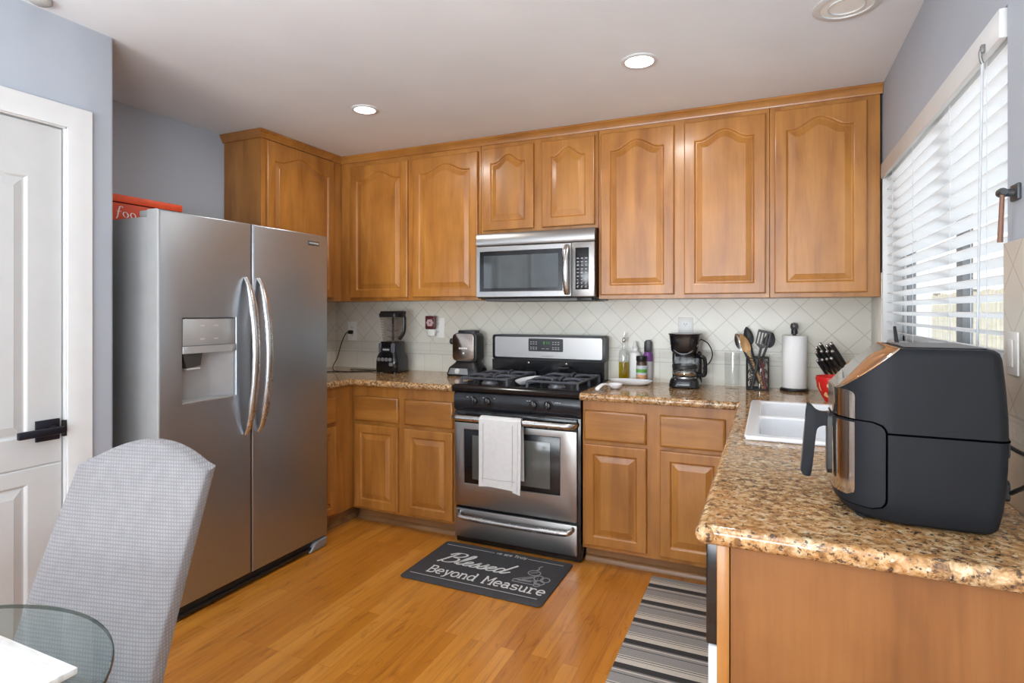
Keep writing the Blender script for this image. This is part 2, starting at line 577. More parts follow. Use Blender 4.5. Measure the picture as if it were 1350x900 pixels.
def m_rug():
    m, nt, p = newmat('striped_rug')
    t = N(nt, 'ShaderNodeTexCoord')
    sp = N(nt, 'ShaderNodeSeparateXYZ')
    L(nt, t, 'Object', sp, 0)
    f = mth(nt, 'FRACT', mth(nt, 'DIVIDE', mth(nt, 'ADD', sp.outputs['Y'], 2.08), 0.174))
    r = N(nt, 'ShaderNodeValToRGB')
    r.color_ramp.interpolation = 'CONSTANT'
    G1, G2, CR, DK, BL = rgb(158, 156, 153), rgb(126, 125, 124), rgb(214, 208, 196), rgb(58, 57, 58), rgb(84, 83, 84)
    st = [(0.0, G1), (0.14, BL), (0.165, G1), (0.25, CR), (0.29, G2), (0.34, DK), (0.53, CR), (0.70, G2), (0.73, CR), (0.78, BL), (0.805, CR), (0.84, G1)]
    e = r.color_ramp.elements
    while len(e) < len(st):
        e.new(0.5)
    for i, (q, c) in enumerate(st):
        e[i].position = q; e[i].color = c
    nt.links.new(f, r.inputs['Fac'])
    mp = coords(nt, (1, 3, 1))
    n = noise(nt, mp, 220, 2)
    r2 = ramp(nt, n, [(0.3, (0.78, 0.78, 0.78, 1)), (0.7, (1.12, 1.12, 1.12, 1))])
    c = mixc(nt, 1.0, r.outputs['Color'], r2.outputs['Color'], 'MULTIPLY')
    nt.links.new(c, p.inputs['Base Color'])
    p.inputs['Roughness'].default_value = 0.95
    bump(nt, p, n.outputs['Fac'], 0.6, 0.002)
    return m
RUG = m_rug()
def m_marble():
    m, nt, p = newmat('white_marble')
    n = noise(nt, coords(nt, (3, 30, 3)), 2.5, 6, 0.6, 0.6)
    r = ramp(nt, n, [(0.35, rgb(206, 203, 198)), (0.55, rgb(232, 231, 228))])
    L(nt, r, 'Color', p, 'Base Color')
    p.inputs['Roughness'].default_value = 0.35
    return m
MARBLE = m_marble()
MATM = plain('charcoal_mat', rgb(60, 60, 63), 0.75, var=0.12, scale=60, bmp=0.3, bscale=300)

# ================================================================== SETTING
g = G(); g.box(-3.25, 0.62, -3.15, 3.66, -0.1, 0.0); struct('floor', g, FLOOR)
g = G(); g.box(-3.25, 0.62, -3.15, 3.66, 2.44, 2.54); struct('ceiling', g, CEIL)
g = G(); g.box(-3.25, 0.62, 3.56, 3.68, 0, 2.44); struct('wall_back', g, WALL)
RX = 0.495
WY0, WY1, WZ0, WZ1 = 1.662, 3.232, 1.19, 2.05
g = G()
for y0, y1, z0, z1 in ((-3.15, -2.05, 0, 2.44), (-2.05, -0.65, 0, 0.7), (-2.05, -0.65, 2.2, 2.44), (-0.65, WY0, 0, 2.44),
                       (WY0, WY1, 0, WZ0), (WY0, WY1, WZ1, 2.44), (WY1, 3.56, 0, 2.44)):
    g.box(RX, RX + 0.13, y0, y1, z0, z1)
struct('wall_right', g, WALL)
LX = -2.397
DY0, DY1, DZ = 0.50, 1.286, 2.035
g = G()
for y0, y1, z0, z1 in ((-3.15, -2.15, 0, 2.44), (-2.15, -0.55, 0, 0.7), (-2.15, -0.55, 2.1, 2.44), (-0.55, DY0, 0, 2.44), (DY0, DY1, DZ, 2.44)):
    g.box(LX - 0.12, LX, y0, y1, z0, z1)
g.box(LX - 0.12, LX, DY1, 1.456, 0, 2.44, 0.012, 3, only=lambda d, c: abs(d.z) > .9 and c.x > LX - .01 and c.y > 1.4)
g.box(-3.25, LX - 0.06, 1.336, 1.456, 0, 2.44)
struct('wall_left', g, WALL)
g = G(); g.box(-3.25, -3.10, 1.456, 3.56, 0, 2.44); struct('wall_alcove', g, WALL)
g = G()
for x0, x1, z0, z1 in ((-3.25, -2.15, 0, 2.44), (0.25, 0.62, 0, 2.44), (-2.15, 0.25, 2.15, 2.44)):
    g.box(x0, x1, -3.15, -3.0, z0, z1)
struct('wall_rear', g, WALL)

# baseboards on the left wall, either side of the door
g = G()
g.box(LX, LX + 0.014, -3.0, DY0 - 0.08, 0, 0.085, 0.004); g.box(LX, LX + 0.014, DY1 + 0.08, 1.47, 0, 0.085, 0.004)
struct('baseboard_left', g, WHITE)

# door casing
def casing(y_in, y_out, z_in, z_out):
    g = G()
    prof = [(0.0, 0.010), (0.02, 0.016), (0.045, 0.019), (0.078, 0.020), (0.082, 0.0)]   # (distance from opening, projection)
    prof = [(0.0, 0.0)] + prof
    for dist_dir in ('hi', 'top', 'lo'):
        pass
    def ring(y, z, sy, sz):
        return [(LX + p, y + sy * d, z + sz * d) for d, p in prof]
    rings = [ring(DY0, 0.0, -1, 0), ring(DY0, DZ, -1, 1), ring(DY1, DZ, 1, 1), ring(DY1, 0.0, 1, 0)]
    g.loft(rings)
    return g
struct('trim_door', casing(0, 0, 0, 0), WHITE)
g = G()
g.box(LX - 0.12, LX, DY0, DY0 + 0.004, 0, DZ); g.box(LX - 0.12, LX, DY1 - 0.004, DY1, 0, DZ); g.box(LX - 0.12, LX, DY0, DY1, DZ - 0.004, DZ)
struct('trim_jamb', g, WHITE)

def outline(a, b, c, d, rise, ins, flat=0.86, n=25):
    """panel outline: rectangle a..b x c..d whose top bulges by rise, drawn in by ins"""
    pts = [(a + ins, c + ins), (b - ins, c + ins)]
    for i in range(n):
        u = 1 - 2 * i / (n - 1)
        s = rise * (0.5 + 0.5 * math.cos(PI * min(1, abs(u) / flat))) if rise else 0
        pts.append(((a + b) / 2 + u * ((b - a) / 2 - ins), d - ins + s))
    return pts
def panel_door(g, mp, a, b, c, d, t=0.02, stile=0.055, top=None, rise=0.0, cap=True):
    top = stile + rise if top is None else top
    A, B, C, D = a + stile, b - stile, c + stile, d - top
    def R(pts, dep):
        return [mp(u, v, dep) for u, v in pts]
    rings = [R(outline(a, b, c, d, 0, 0), 0), R(outline(a, b, c, d, 0, 0), t - 0.005), R(outline(a, b, c, d, 0, 0.002), t - 0.0015), R(outline(a, b, c, d, 0, 0.006), t)]
    for ins, dep in ((-0.004, t), (0.0, t - 0.002), (0.005, t - 0.0085), (0.010, t - 0.0085), (0.036, t - 0.0015), (0.038, t - 0.0005)):
        rings.append(R(outline(A, B, C, D, rise * (1 if ins < .02 else .92), ins), dep))
    g.loft(rings)

# pantry door: leaf with an arched panel above and a square panel below, and its lever handle
def two_panel_leaf():
    g = G()
    X = LX - 0.014
    y0, y1 = DY0 + 0.006, DY1 - 0.006
    mp = lambda u, v, dep: (X - 0.035 + dep, u, v)
    zs = 0.79
    panel_door(g, mp, y0, y1, zs, DZ - 0.006, t=0.035, stile=0.115, top=0.20, rise=0.085)
    panel_door(g, mp, y0, y1, 0.008, zs, t=0.035, stile=0.115, top=0.06)
    return g
door = struct('door_1', two_panel_leaf(), DOORW, angle=11)
g = G()
g.box(LX - 0.014, LX - 0.004, 1.190, 1.266, 0.878, 0.954, 0.002)
g.lathe([(0.016, 0), (0.016, 0.03)], (LX - 0.004, 1.238, 0.916), 16, 'x')
g.box(LX + 0.022, LX + 0.040, 1.118, 1.262, 0.903, 0.929, 0.003)
o = obj('door_handle', g, plain('dark_bronze', rgb(38, 38, 48), 0.4, 0.6), door); o['label'] = 'dark square lever handle'
g = G(); g.box(LX - 0.012, LX + 0.002, DY1 - 0.012, DY1 + 0.001, 0.885, 0.945, 0.001); g.box(LX, LX + 0.004, DY1, DY1 + 0.01, 0.905, 0.925, 0.001)
obj('strike_plate', g, plain('dark_strike', rgb(50, 48, 46), 0.4, 0.6), door)

# ------------------------------------------------------------------ kitchen window
g = G()
x0, x1 = RX + 0.075, RX + 0.115
for a in ((WY0, WY1, WZ0, WZ0 + 0.05), (WY0, WY1, WZ1 - 0.05, WZ1), (WY0, WY0 + 0.05, WZ0, WZ1), (WY1 - 0.05, WY1, WZ0, WZ1)):
    g.box(x0, x1, a[0], a[1], a[2], a[3], 0.004)
win = struct('window_1', g, WHITE)
mid = 2.36
g = G(); g.box(x0 + 0.005, x1 - 0.005, mid - 0.035, mid + 0.035, WZ0 + 0.05, WZ1 - 0.05, 0.004)
g.box(x0 + 0.005, x1 - 0.005, WY1 - 0.09, WY1 - 0.05, WZ0 + 0.05, WZ1 - 0.05, 0.004)
obj('window_frame', g, plain('window_gasket_frame', rgb(128, 130, 132), 0.5), win)
g = G(); g.box(x0 + 0.018, x0 + 0.022, WY0 + 0.05, WY1 - 0.05, WZ0 + 0.05, WZ1 - 0.05); obj('window_pane', g, PANE, win)
g = G(); g.box(RX - 0.004, RX + 0.075, WY0, WY1, WZ0 - 0.004, WZ0 + 0.008, 0.003); obj('window_sill', g, PORC, win)
g = G()   # white reveal trim on the far jamb and the head
g.box(RX - 0.006, RX + 0.075, WY1 - 0.014, WY1 + 0.004, WZ0, WZ1, 0.003)
obj('window_reveal', g, WHITE, win)

# patio opening behind the camera
g = G()
for a in ((-2.15, -2.08), (-0.98, -0.92), (0.18, 0.25)):
    g.box(a[0], a[1], -3.12, -3.04, 0, 2.15, 0.004)
g.box(-2.15, 0.25, -3.12, -3.04, 2.08, 2.15, 0.004); g.box(-2.15, 0.25, -3.12, -3.04, 0, 0.06, 0.004)
pw = struct('window_2', g, WHITE)
g = G(); g.box(-2.08, 0.18, -3.085, -3.08, 0.06, 2.08); obj('window_pane', g, PANE, pw)
g = G()
for a in ((-2.05, -1.99), (-1.38, -1.32), (-0.71, -0.65)):
    g.box(RX + 0.04, RX + 0.10, a[0], a[1], 0.7, 2.2, 0.004)
g.box(RX + 0.04, RX + 0.10, -2.05, -0.65, 0.7, 0.76, 0.004); g.box(RX + 0.04, RX + 0.10, -2.05, -0.65, 2.14, 2.2, 0.004)
dw = struct('window_3', g, WHITE)  # unseen window, opened for the dining fill lamp
g = G(); g.box(RX + 0.068, RX + 0.072, -1.99, -0.71, 0.76, 2.14); obj('window_pane', g, PANE, dw)

g = G()
for a in ((-2.15, -2.09), (-1.38, -1.32), (-0.61, -0.55)):
    g.box(LX - 0.09, LX - 0.05, a[0], a[1], 0.7, 2.1, 0.004)
g.box(LX - 0.09, LX - 0.05, -2.15, -0.55, 0.7, 0.76, 0.004); g.box(LX - 0.09, LX - 0.05, -2.15, -0.55, 2.04, 2.1, 0.004)
hw = struct('added_window', g, WHITE)  # unseen window added to go with the left fill lamp
g = G(); g.box(LX - 0.072, LX - 0.068, -2.09, -0.61, 0.76, 2.04); obj('window_pane', g, PANE, hw)
# outdoors, seen between the slats
g = G(); g.box(0.62, 9, -8, 14, -0.3, -0.2); struct('ground', g, plain('pale_concrete', rgb(200, 196, 188), 0.9, scale=2))
g = G()
y = 0.0
while y < 12:
    g.box(2.55, 2.575, y, y + 0.125, -0.2, 1.62 + 0.012 * math.sin(y * 9)); y += 0.142
fn = thing('fence', 'pale wooden board fence outside beyond the kitchen window', 'fence', (2.55, 6, -0.2))
obj('fence_boards', g, plain('pale_fence_wood', rgb(226, 214, 190), 0.85, var=0.12, scale=5), fn)
g = G()
for z in (0.1, 0.8, 1.45):
    g.box(2.575, 2.62, 0, 12, z, z + 0.07)
for y in range(0, 13, 2):
    g.box(2.575, 2.665, y, y + 0.09, -0.2, 1.66)
obj('fence_rails', g, plain('grey_fence_rail', rgb(150, 140, 126), 0.85), fn)

# ------------------------------------------------------------------ backsplash tiles
g = G()
g.box(-3.10, RX, 3.548, 3.56, 0.92, 1.44)
struct('trim_backsplash', g, TILE)
g = G()
g.box(RX - 0.008, RX, -0.3, WY0, 0.92, 1.505, 0.002)
g.box(RX - 0.008, RX, WY0, WY1, 0.92, WZ0 - 0.004)
g.box(RX - 0.008, RX, WY1 + 0.004, 3.548, 0.92, 1.535, 0.002)
struct('trim_backsplash_right', g, TILER)
g = G(); g.box(-3.10, -3.092, 2.60, 3.548, 0.92, 1.44); struct('trim_backsplash_left', g, TILER)

# crown trim along the tops of the wall cabinets
prof = [(0.0, 2.392), (0.010, 2.392), (0.012, 2.402), (0.020, 2.412), (0.024, 2.424), (0.030, 2.428), (0.030, 2.4385), (0.0, 2.4385)]
UX = -2.785   # front of the corner wall cabinet
UY = 3.25     # front of the wall cabinets
g = G()
path = [((-3.10, 2.54), (0, -1)), ((UX, 2.54), (1, -1)), ((UX, UY), (1, -1)), ((RX - 0.002, UY), (0, -1))]
g.loft([[(p[0] + n[0] * d, p[1] + n[1] * d, z) for d, z in prof] for p, n in path])
struct('trim_crown', g, MWX)

# ================================================================== WALL CABINETS
def fb(yf):                    # facing the camera (-y)
    return lambda u, v, dep: (u, yf - dep, v)
def fr(xf):                    # facing +x
    return lambda u, v, dep: (xf + dep, u, v)
def fl(xf):                    # facing -x
    return lambda u, v, dep: (xf - dep, u, v)

def carcass(g, x0, x1, z0, z1, yf=UY, yb=3.545):
    g.box(x0 + .0008, x1 - .0008, yf, yb, z0, z1, 0.0015, 1)

def wall_cabinet(label, x0, x1, z0, z1, doors, top=0.105, rise=0.052):
    r = thing('wall_cabinet', label, 'cabinet', ((x0 + x1) / 2, UY, z0), 0, 'maple wall cabinets')
    g = G(); carcass(g, x0, x1, z0, z1); obj('cabinet_body', g, MW, r)
    for a, b, c, d in doors:
        g = G(); panel_door(g, fb(UY - 0.0005), a, b, c, d, 0.02, 0.056, top, rise); obj('cabinet_door', g, MW, r, angle=11)
    return r
wall_cabinet('maple wall cabinet with two tall arched doors, between the fridge corner and the microwave', UX + 0.001, -1.667, 1.42, 2.436,
             [(-2.690, -2.213, 1.442, 2.36), (-2.172, -1.685, 1.442, 2.36)])
wall_cabinet('short maple wall cabinet with two small arched doors above the microwave', -1.667, -0.905, 1.832, 2.436,
             [(-1.648, -1.305, 1.853, 2.366), (-1.250, -0.925, 1.853, 2.366)], 0.098, 0.05)
wall_cabinet('maple wall cabinet with two tall arched doors just right of the microwave', -0.905, -0.001, 1.42, 2.436,
             [(-0.888, -0.478, 1.442, 2.368), (-0.425, -0.020, 1.442, 2.368)])
wall_cabinet('single door maple wall cabinet at the end beside the window', -0.001, RX - 0.010, 1.42, 2.436,
             [(0.022, 0.428, 1.442, 2.370)])
r = thing('wall_cabinet', 'maple wall cabinet above the fridge, its dark side facing the camera', 'cabinet', (-3.0, 2.9, 1.42), 0, 'maple wall cabinets')
g = G(); g.box(-3.099, UX, 2.541, 3.545, 1.42, 2.436, 0.0015, 1); obj('cabinet_body', g, MW, r)
g = G(); panel_door(g, fr(UX + 0.0005), 2.572, 3.155, 1.442, 2.385, 0.02, 0.056, 0.115, 0.058); obj('cabinet_door', g, MW, r, angle=11)

# ================================================================== BASE CABINETS
BY = 2.97     # face frames of the back run
LBX = -2.45   # face frames of the left run
def drawer_front(g, mp, a, b, c, d, t=0.02):
    rings = []
    for ins, dep in ((0, 0), (0, t - 0.007), (0.003, t - 0.003), (0.010, t), (0.012, t)):
        rings.append([mp(a + ins, c + ins, dep), mp(b - ins, c + ins, dep), mp(b - ins, d - ins, dep), mp(a + ins, d - ins, dep)])
    g.loft(rings)
def base_unit(label, x0, x1, drawers, doors, xb0=None):
    r = thing('base_cabinet', label, 'cabinet', ((x0 + x1) / 2, BY, 0), 0, 'maple base cabinets')
    g = G(); g.box(x0, x1, BY, 3.545, 0.09, 0.878, 0.001, 1); obj('cabinet_body', g, MW, r)
    g = G(); g.box(x0, x1, 3.035, 3.5, 0.0, 0.0905); obj('toe_kick', g, MTOE, r)
    g = G()
    g.prism([(3.035, 0.001), (3.035, 0.032), (3.028, 0.030), (3.020, 0.022), (3.016, 0.010), (3.015, 0.001)], 'x', x0, x1)
    obj('shoe_moulding', g, MTOE, r)
    for q in drawers:
        g = G(); drawer_front(g, fb(BY - 0.0005), *q); obj('drawer', g, MWX, r)
    for q in doors:
        g = G(); panel_door(g, fb(BY - 0.0005), *q, 0.02, 0.052); obj('cabinet_door', g, MW, r, angle=11)
    return r
base_unit('maple base cabinet left of the range, two drawers over two doors', -2.447, -1.690,
          [(-2.424, -2.092, 0.655, 0.812), (-2.045, -1.705, 0.655, 0.812)], [(-2.424, -2.092, 0.108, 0.632), (-2.045, -1.705, 0.108, 0.632)])
base_unit('maple base cabinet right of the range, two drawers over two doors', -0.913, -0.098,
          [(-0.902, -0.575, 0.668, 0.826), (-0.506, -0.196, 0.668, 0.826)], [(-0.902, -0.573, 0.114, 0.648), (-0.506, -0.196, 0.114, 0.648)])
r = thing('base_cabinet', 'maple base cabinet mostly hidden behind the fridge, in the left corner', 'cabinet', (-2.75, 2.9, 0), 0, 'maple base cabinets')
g = G(); g.box(-3.09, LBX, 2.64, 3.545, 0.09, 0.878, 0.001, 1); obj('cabinet_body', g, MW, r)
g = G(); g.box(-3.09, -2.49, 2.64, 3.5, 0, 0.0905); obj('toe_kick', g, MTOE, r)
g = G(); g.prism([(-2.49, 0.001), (-2.49, 0.032), (-2.482, 0.030), (-2.474, 0.022), (-2.470, 0.001)], 'y', 2.64, 3.03); obj('shoe_moulding', g, MTOE, r)
g = G(); drawer_front(g, fr(LBX + 0.0005), 2.655, 2.795, 0.665, 0.826); obj('drawer', g, MWY, r)
g = G(); panel_door(g, fr(LBX + 0.0005), 2.655, 2.795, 0.11, 0.645, 0.02, 0.04); obj('cabinet_door', g, MW, r, angle=11)

# sink base, facing the aisle
PX = -0.098   # face frames of the sink run
r = thing('base_cabinet', 'maple sink base cabinet facing the aisle under the white sink', 'cabinet', (0.2, 2.4, 0), 0, 'maple base cabinets')
g = G(); g.box(PX + 0.001, PX + 0.02, 1.872, 2.965, 0.09, 0.878); g.box(PX + 0.02, RX - 0.012, 1.872, 1.892, 0.09, 0.878)
g.box(PX + 0.02, RX - 0.012, 1.892, 3.54, 0.09, 0.11); g.box(RX - 0.024, RX - 0.012, 1.892, 3.54, 0.11, 0.878)
obj('cabinet_body', g, MW, r)
g = G(); g.box(-0.04, -0.02, 1.872, 3.03, 0.0, 0.09); obj('toe_kick', g, MTOE, r)
for a, b in ((1.90, 2.33), (2.38, 2.81)):
    g = G(); panel_door(g, fl(PX + 0.0005), a, b, 0.114, 0.648, 0.02, 0.052); obj('cabinet_door', g, MW, r, angle=11)
    g = G(); drawer_front(g, fl(PX + 0.0005), a, b, 0.668, 0.826); obj('drawer', g, MWY, r)

# end panel of the peninsula
r = thing('end_panel', 'wide plain maple end panel under the near end of the granite counter', 'cabinet panel', (0.2, 1.23, 0))
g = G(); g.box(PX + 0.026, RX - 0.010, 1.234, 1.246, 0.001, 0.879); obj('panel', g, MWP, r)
g = G(); g.box(PX, PX + 0.024, 1.230, 1.262, 0.001, 0.879, 0.002); obj('stile', g, MW, r)

# dishwasher
r = thing('dishwasher', 'white dishwasher with a black control strip, seen edge-on behind the end panel', 'dishwasher', (0.2, 1.56, 0))
g = G(); g.box(PX + 0.012, 0.46, 1.264, 1.868, 0.10, 0.872); obj('tub', g, BLACKM, r)
g = G(); g.box(PX - 0.020, PX + 0.012, 1.267, 1.866, 0.13, 0.652, 0.004); obj('door', g, plain('white_enamel', rgb(228, 232, 238), 0.25), r)
g = G(); g.box(PX - 0.024, PX + 0.012, 1.267, 1.866, 0.655, 0.872, 0.004); o = obj('control_panel', g, BLACK, r)
g = G(); g.box(PX - 0.036, PX - 0.022, 1.42, 1.71, 0.70, 0.735, 0.006); obj('handle', g, BLACKP, r)
g = G(); g.box(0.0, 0.02, 1.267, 1.866, 0.001, 0.10); obj('kick_plate', g, BLACKM, r)

# ================================================================== GRANITE COUNTERS
CT, CB = 0.92, 0.881
def bull(g, path):
    hh = (CT - CB) / 2
    g.tube([(x, y, (CT + CB) / 2) for x, y in path], hh, 16, up=(0, 0, 1))
    for x, y in path[1:-1]:
        g.lathe([(hh * math.cos(a), hh * math.sin(a)) for a in [(-PI / 2) + PI * i / 8 for i in range(9)]], (x, y, (CT + CB) / 2), 16)
EY = 2.905; hh = (CT - CB) / 2
g = G()
g.box(-3.092, -1.690, EY + hh, 3.548, CB, CT); g.box(-3.092, -2.41 - hh, 2.625, EY + hh, CB, CT)
bull(g, [(-2.41 - hh, 2.625), (-2.41 - hh, EY + hh), (-1.690, EY + hh)])
o = obj('countertop', g, GRANITE); tag(o, 'brown speckled granite countertop in the left corner, behind the fridge and under the blender', 'countertop')
SX0, SX1, SY0, SY1 = -0.058, 0.400, 2.095, 2.905    # sink cut-out
NX, NY = -0.139, 1.203
g = G()
g.box(-0.913, RX - 0.008, EY + hh, 3.548, CB, CT)
g.box(NX + hh, SX0, NY + hh, EY + hh, CB, CT); g.box(SX1, RX - 0.008, NY + hh, EY + hh, CB, CT)
g.box(SX0, SX1, NY + hh, SY0, CB, CT); g.box(SX0, SX1, SY1, EY + hh, CB, CT)
bull(g, [(-0.913, EY + hh), (NX + hh, EY + hh), (NX + hh, NY + hh), (RX - 0.008, NY + hh)])
o = obj('countertop', g, GRANITE); tag(o, 'brown speckled granite countertop with the white sink, reaching to the near right', 'countertop')

# sink
r = thing('sink', 'white double-bowl drop-in sink set in the granite below the window', 'sink', (0.17, 2.5, 0.72))
def rrect(x0, x1, y0, y1, rad, z, n=6):
    pts = []
    for cx, cy, a0 in ((x1 - rad, y1 - rad, 0), (x0 + rad, y1 - rad, PI / 2), (x0 + rad, y0 + rad, PI), (x1 - rad, y0 + rad, 1.5 * PI)):
        for i in range(n + 1):
            a = a0 + PI / 2 * i / n
            pts.append((cx + rad * math.cos(a), cy + rad * math.sin(a), z))
    return pts
RZ = 0.935
sx0, sx1, sy0, sy1 = -0.080, 0.420, 2.072, 2.928
g = G()
# rim: a flat ring made of strips around the two bowls, with a rolled outer edge
b1 = (sx0 + 0.04, sx1 - 0.07, sy0 + 0.04, 2.48); b2 = (sx0 + 0.04, sx1 - 0.07, 2.52, sy1 - 0.04)
for bb in ((sx0 + 0.006, b1[0], sy0 + 0.006, sy1 - 0.006), (b1[1], sx1 - 0.006, sy0 + 0.006, sy1 - 0.006), (b1[0], b1[1], sy0 + 0.006, b1[2]), (b1[0], b1[1], b1[3], b2[2]), (b1[0], b1[1], b2[3], sy1 - 0.006)):
    g.box(bb[0], bb[1], bb[2], bb[3], 0.921, RZ)
outer = rrect(sx0, sx1, sy0, sy1, 0.03, 0.921)
g.tube([(x, y, 0.9275) for x, y, z in rrect(sx0 + 0.007, sx1 - 0.007, sy0 + 0.007, sy1 - 0.007, 0.028, 0)], 0.0075, 10, closed=True, up=(0, 0, 1))
obj('rim', g, PORC, r)
for bb in (b1, b2):
    g = G()
    rings = [rrect(bb[0] - .002, bb[1] + .002, bb[2] - .002, bb[3] + .002, 0.004, RZ + .0006), rrect(bb[0] + 0.006, bb[1] - 0.006, bb[2] + 0.006, bb[3] - 0.006, 0.05, RZ - 0.006),
             rrect(bb[0] + 0.012, bb[1] - 0.012, bb[2] + 0.012, bb[3] - 0.012, 0.06, 0.80), rrect(bb[0] + 0.03, bb[1] - 0.03, bb[2] + 0.03, bb[3] - 0.03, 0.06, 0.745), rrect(bb[0] + 0.06, bb[1] - 0.06, bb[2] + 0.06, bb[3] - 0.06, 0.05, 0.738)]
    g.loft(rings, False, True)
    b = obj('bowl', g, PORC, r)
    g = G(); g.lathe([(0.04, 0.7385), (0.042, 0.741), (0.03, 0.740), (0.012, 0.7395)], ((bb[0] + bb[1]) / 2, (bb[2] + bb[3]) / 2, 0), 20); obj('drain', g, STEELD, b)

# faucet behind the fryer (only its dark lever shows)
r = thing('faucet', 'kitchen faucet at the window with a dark thin lever above the fryer', 'faucet', (0.392, 2.33, 0.935))
g = G(); g.lathe([(0.028, 0.9355), (0.028, 0.95), (0.02, 0.96), (0.018, 1.06), (0.02, 1.08), (0.012, 1.09)], (0.392, 2.33, 0), 20); obj('faucet_body', g, STEELD, r)
g = G(); g.tube(smooth_path([(0.392, 2.33, 1.07), (0.33, 2.33, 1.13), (0.25, 2.33, 1.13), (0.20, 2.33, 1.07)], 6), 0.012, 12); obj('spout', g, STEELD, r)
g = G(); g.tube([(0.392, 2.33, 1.08), (0.405, 2.36, 1.20), (0.402, 2.41, 1.295)], [0.009, 0.008, 0.005], 10); obj('lever', g, BLACKP, r)

# ================================================================== WINDOW BLIND
r = thing('window_blind', 'white slatted blind hanging in the kitchen window', 'blind', (RX + 0.04, 2.44, WZ0 + 0.02))
bx = RX + 0.034; by0, by1 = WY0 + 0.006, WY1 - 0.022
g = G(); g.box(RX - 0.014, RX + 0.004, by0 - 0.0, by1 + 0.01, 1.978, 2.047, 0.004); obj('valance', g, WHITE, r)
g = G(); g.box(RX + 0.006, RX + 0.062, by0, by1, 1.995, 2.044, 0.002); obj('headrail', g, WHITE, r)
g = G()
th = math.radians(-17)
z = 1.962
while z > 1.225:
    c, s_ = math.cos(th), math.sin(th)
    w = 0.0255
    sec = []
    for k in range(7):
        q = -1 + 2 * k / 6
        sec.append((q * w, 0.0022 * (1 - q * q)))
    up = [(bx + u * c - v * s_ * 0, z + u * s_ + v + 0.0012) for u, v in sec]
    dn = [(bx + u * c, z + u * s_ + v - 0.0012) for u, v in sec][::-1]
    g.prism(up + dn, 'y', by0, by1)
    z -= 0.0445
obj('slats', g, SLAT, r)
g = G(); g.box(bx - 0.026, bx + 0.026, by0, by1, 1.201, 1.216, 0.004); obj('bottom_rail', g, WHITE, r)
for y in (1.83, 2.16, 2.66, 3.06):
    g = G()
    g.tube([(bx - 0.026, y, 1.205), (bx - 0.026, y, 1.99)], 0.0011, 6); g.tube([(bx + 0.026, y, 1.205), (bx + 0.026, y, 1.99)], 0.0011, 6)
    obj('ladder_cord', g, plain('blind_cord', rgb(205, 208, 212), 0.8), r)
g = G(); g.tube([(RX - 0.018, 1.765, 1.962), (RX - 0.022, 1.772, 1.6), (RX - 0.026, 1.775, 1.24)], 0.0032, 8)
obj('tilt_wand', g, plain('clear_wand', rgb(190, 193, 196), 0.3), r)
g = G(); g.tube(smooth_path([(RX - 0.006, 1.765, 1.995), (RX - 0.022, 1.762, 1.99), (RX - 0.022, 1.764, 1.97), (RX - 0.018, 1.765, 1.958)], 4), 0.004, 8)
g.box(RX - 0.022, RX - 0.014, 1.758, 1.772, 1.985, 2.003, 0.001)
obj('wand_hook', g, plain('dull_hook', rgb(120, 120, 118), 0.4, 0.5), r)

# bracket with brown rod by the window
r = thing('wall_bracket', 'dark wall bracket with a brown rod hanging beside the blind', 'bracket', (RX, 1.602, 1.61))
g = G(); g.box(RX - 0.008, RX, 1.580, 1.625, 1.592, 1.628, 0.003); g.lathe([(0.008, -0.030), (0.009, -0.006)], (RX, 1.602, 1.610), 14, 'x'); g.lathe([(0.007, -0.016), (0.010, -.006), (0.010, 0.006), (0.007, 0.016)], (RX - 0.028, 1.602, 1.611), 14, 'y')
obj('mount', g, plain('dark_bracket', rgb(70, 72, 74), 0.45, 0.4), r)
g = G(); g.tube([(RX - 0.030, 1.592, 1.61), (RX - 0.030, 1.606, 1.502)], [0.0045, 0.0055], 10); o = obj('rod', g, plain('brown_rod', rgb(120, 84, 66), 0.5), r); o['label'] = 'brown hanging rod'
# rocker switch on the side backsplash
SWITCHP = plain('pale_switch_plastic', rgb(205, 202, 196), 0.65, spec=0.2)
r = thing('light_switch', 'pale rocker switch plate on the tiled wall behind the fryer', 'light switch', (RX - 0.008, 1.598, 1.255))
g = G(); g.box(RX - 0.013, RX - 0.0082, 1.565, 1.632, 1.210, 1.305, 0.003); obj('plate', g, SWITCHP, r)
g = G(); g.box(RX - 0.0165, RX - 0.0132, 1.583, 1.614, 1.228, 1.288, 0.002); obj('rocker', g, SWITCHP, r)

# ================================================================== CEILING FIXTURES
def can(label, x, y, lit, R=0.075):
    r = thing('recessed_light', label, 'ceiling light', (x, y, 2.44), 0, 'recessed ceiling lights')
    g = G(); g.lathe([(R * 1.3, 2.4395), (R * 1.3, 2.436), (R * 1.22, 2.433), (R * 1.02, 2.433), (R, 2.438)], (x, y, 0), 40, cap=False); obj('trim_ring', g, WHITE, r)
    g = G()
    g.lathe([(R * 1.02, 2.4392), (R * 1.01, 2.4375), (R * 0.6, 2.4358), (0.001, 2.435)], (x, y, 0), 40); obj('lens', g, LAMP if lit else PLATEW, r)
    if not lit:
        g = G(); g.lathe([(R * 0.72, 2.4365), (R * 0.72, 2.4315), (R * 0.66, 2.4315), (R * 0.66, 2.4365)], (x, y, 0), 40, cap=False); obj('inner_ring', g, WHITE, r)
    if lit:
        l = lamp('lamp', 'AREA', (0, 0, -0.012), (0, 0, 0), 4.5, (1, 0.96, 0.90), shape='DISK', size=0.13)
        l.parent = r
    return r
can('lit recessed ceiling light near the fridge corner, the left one of two', -1.997, 2.518, True, 0.055)
can('lit recessed ceiling light in front of the cabinets right of the microwave', -0.519, 2.518, True, 0.06)
can('unlit recessed ceiling light at the top edge, near the window wall', 0.25, 2.36, False, 0.085)
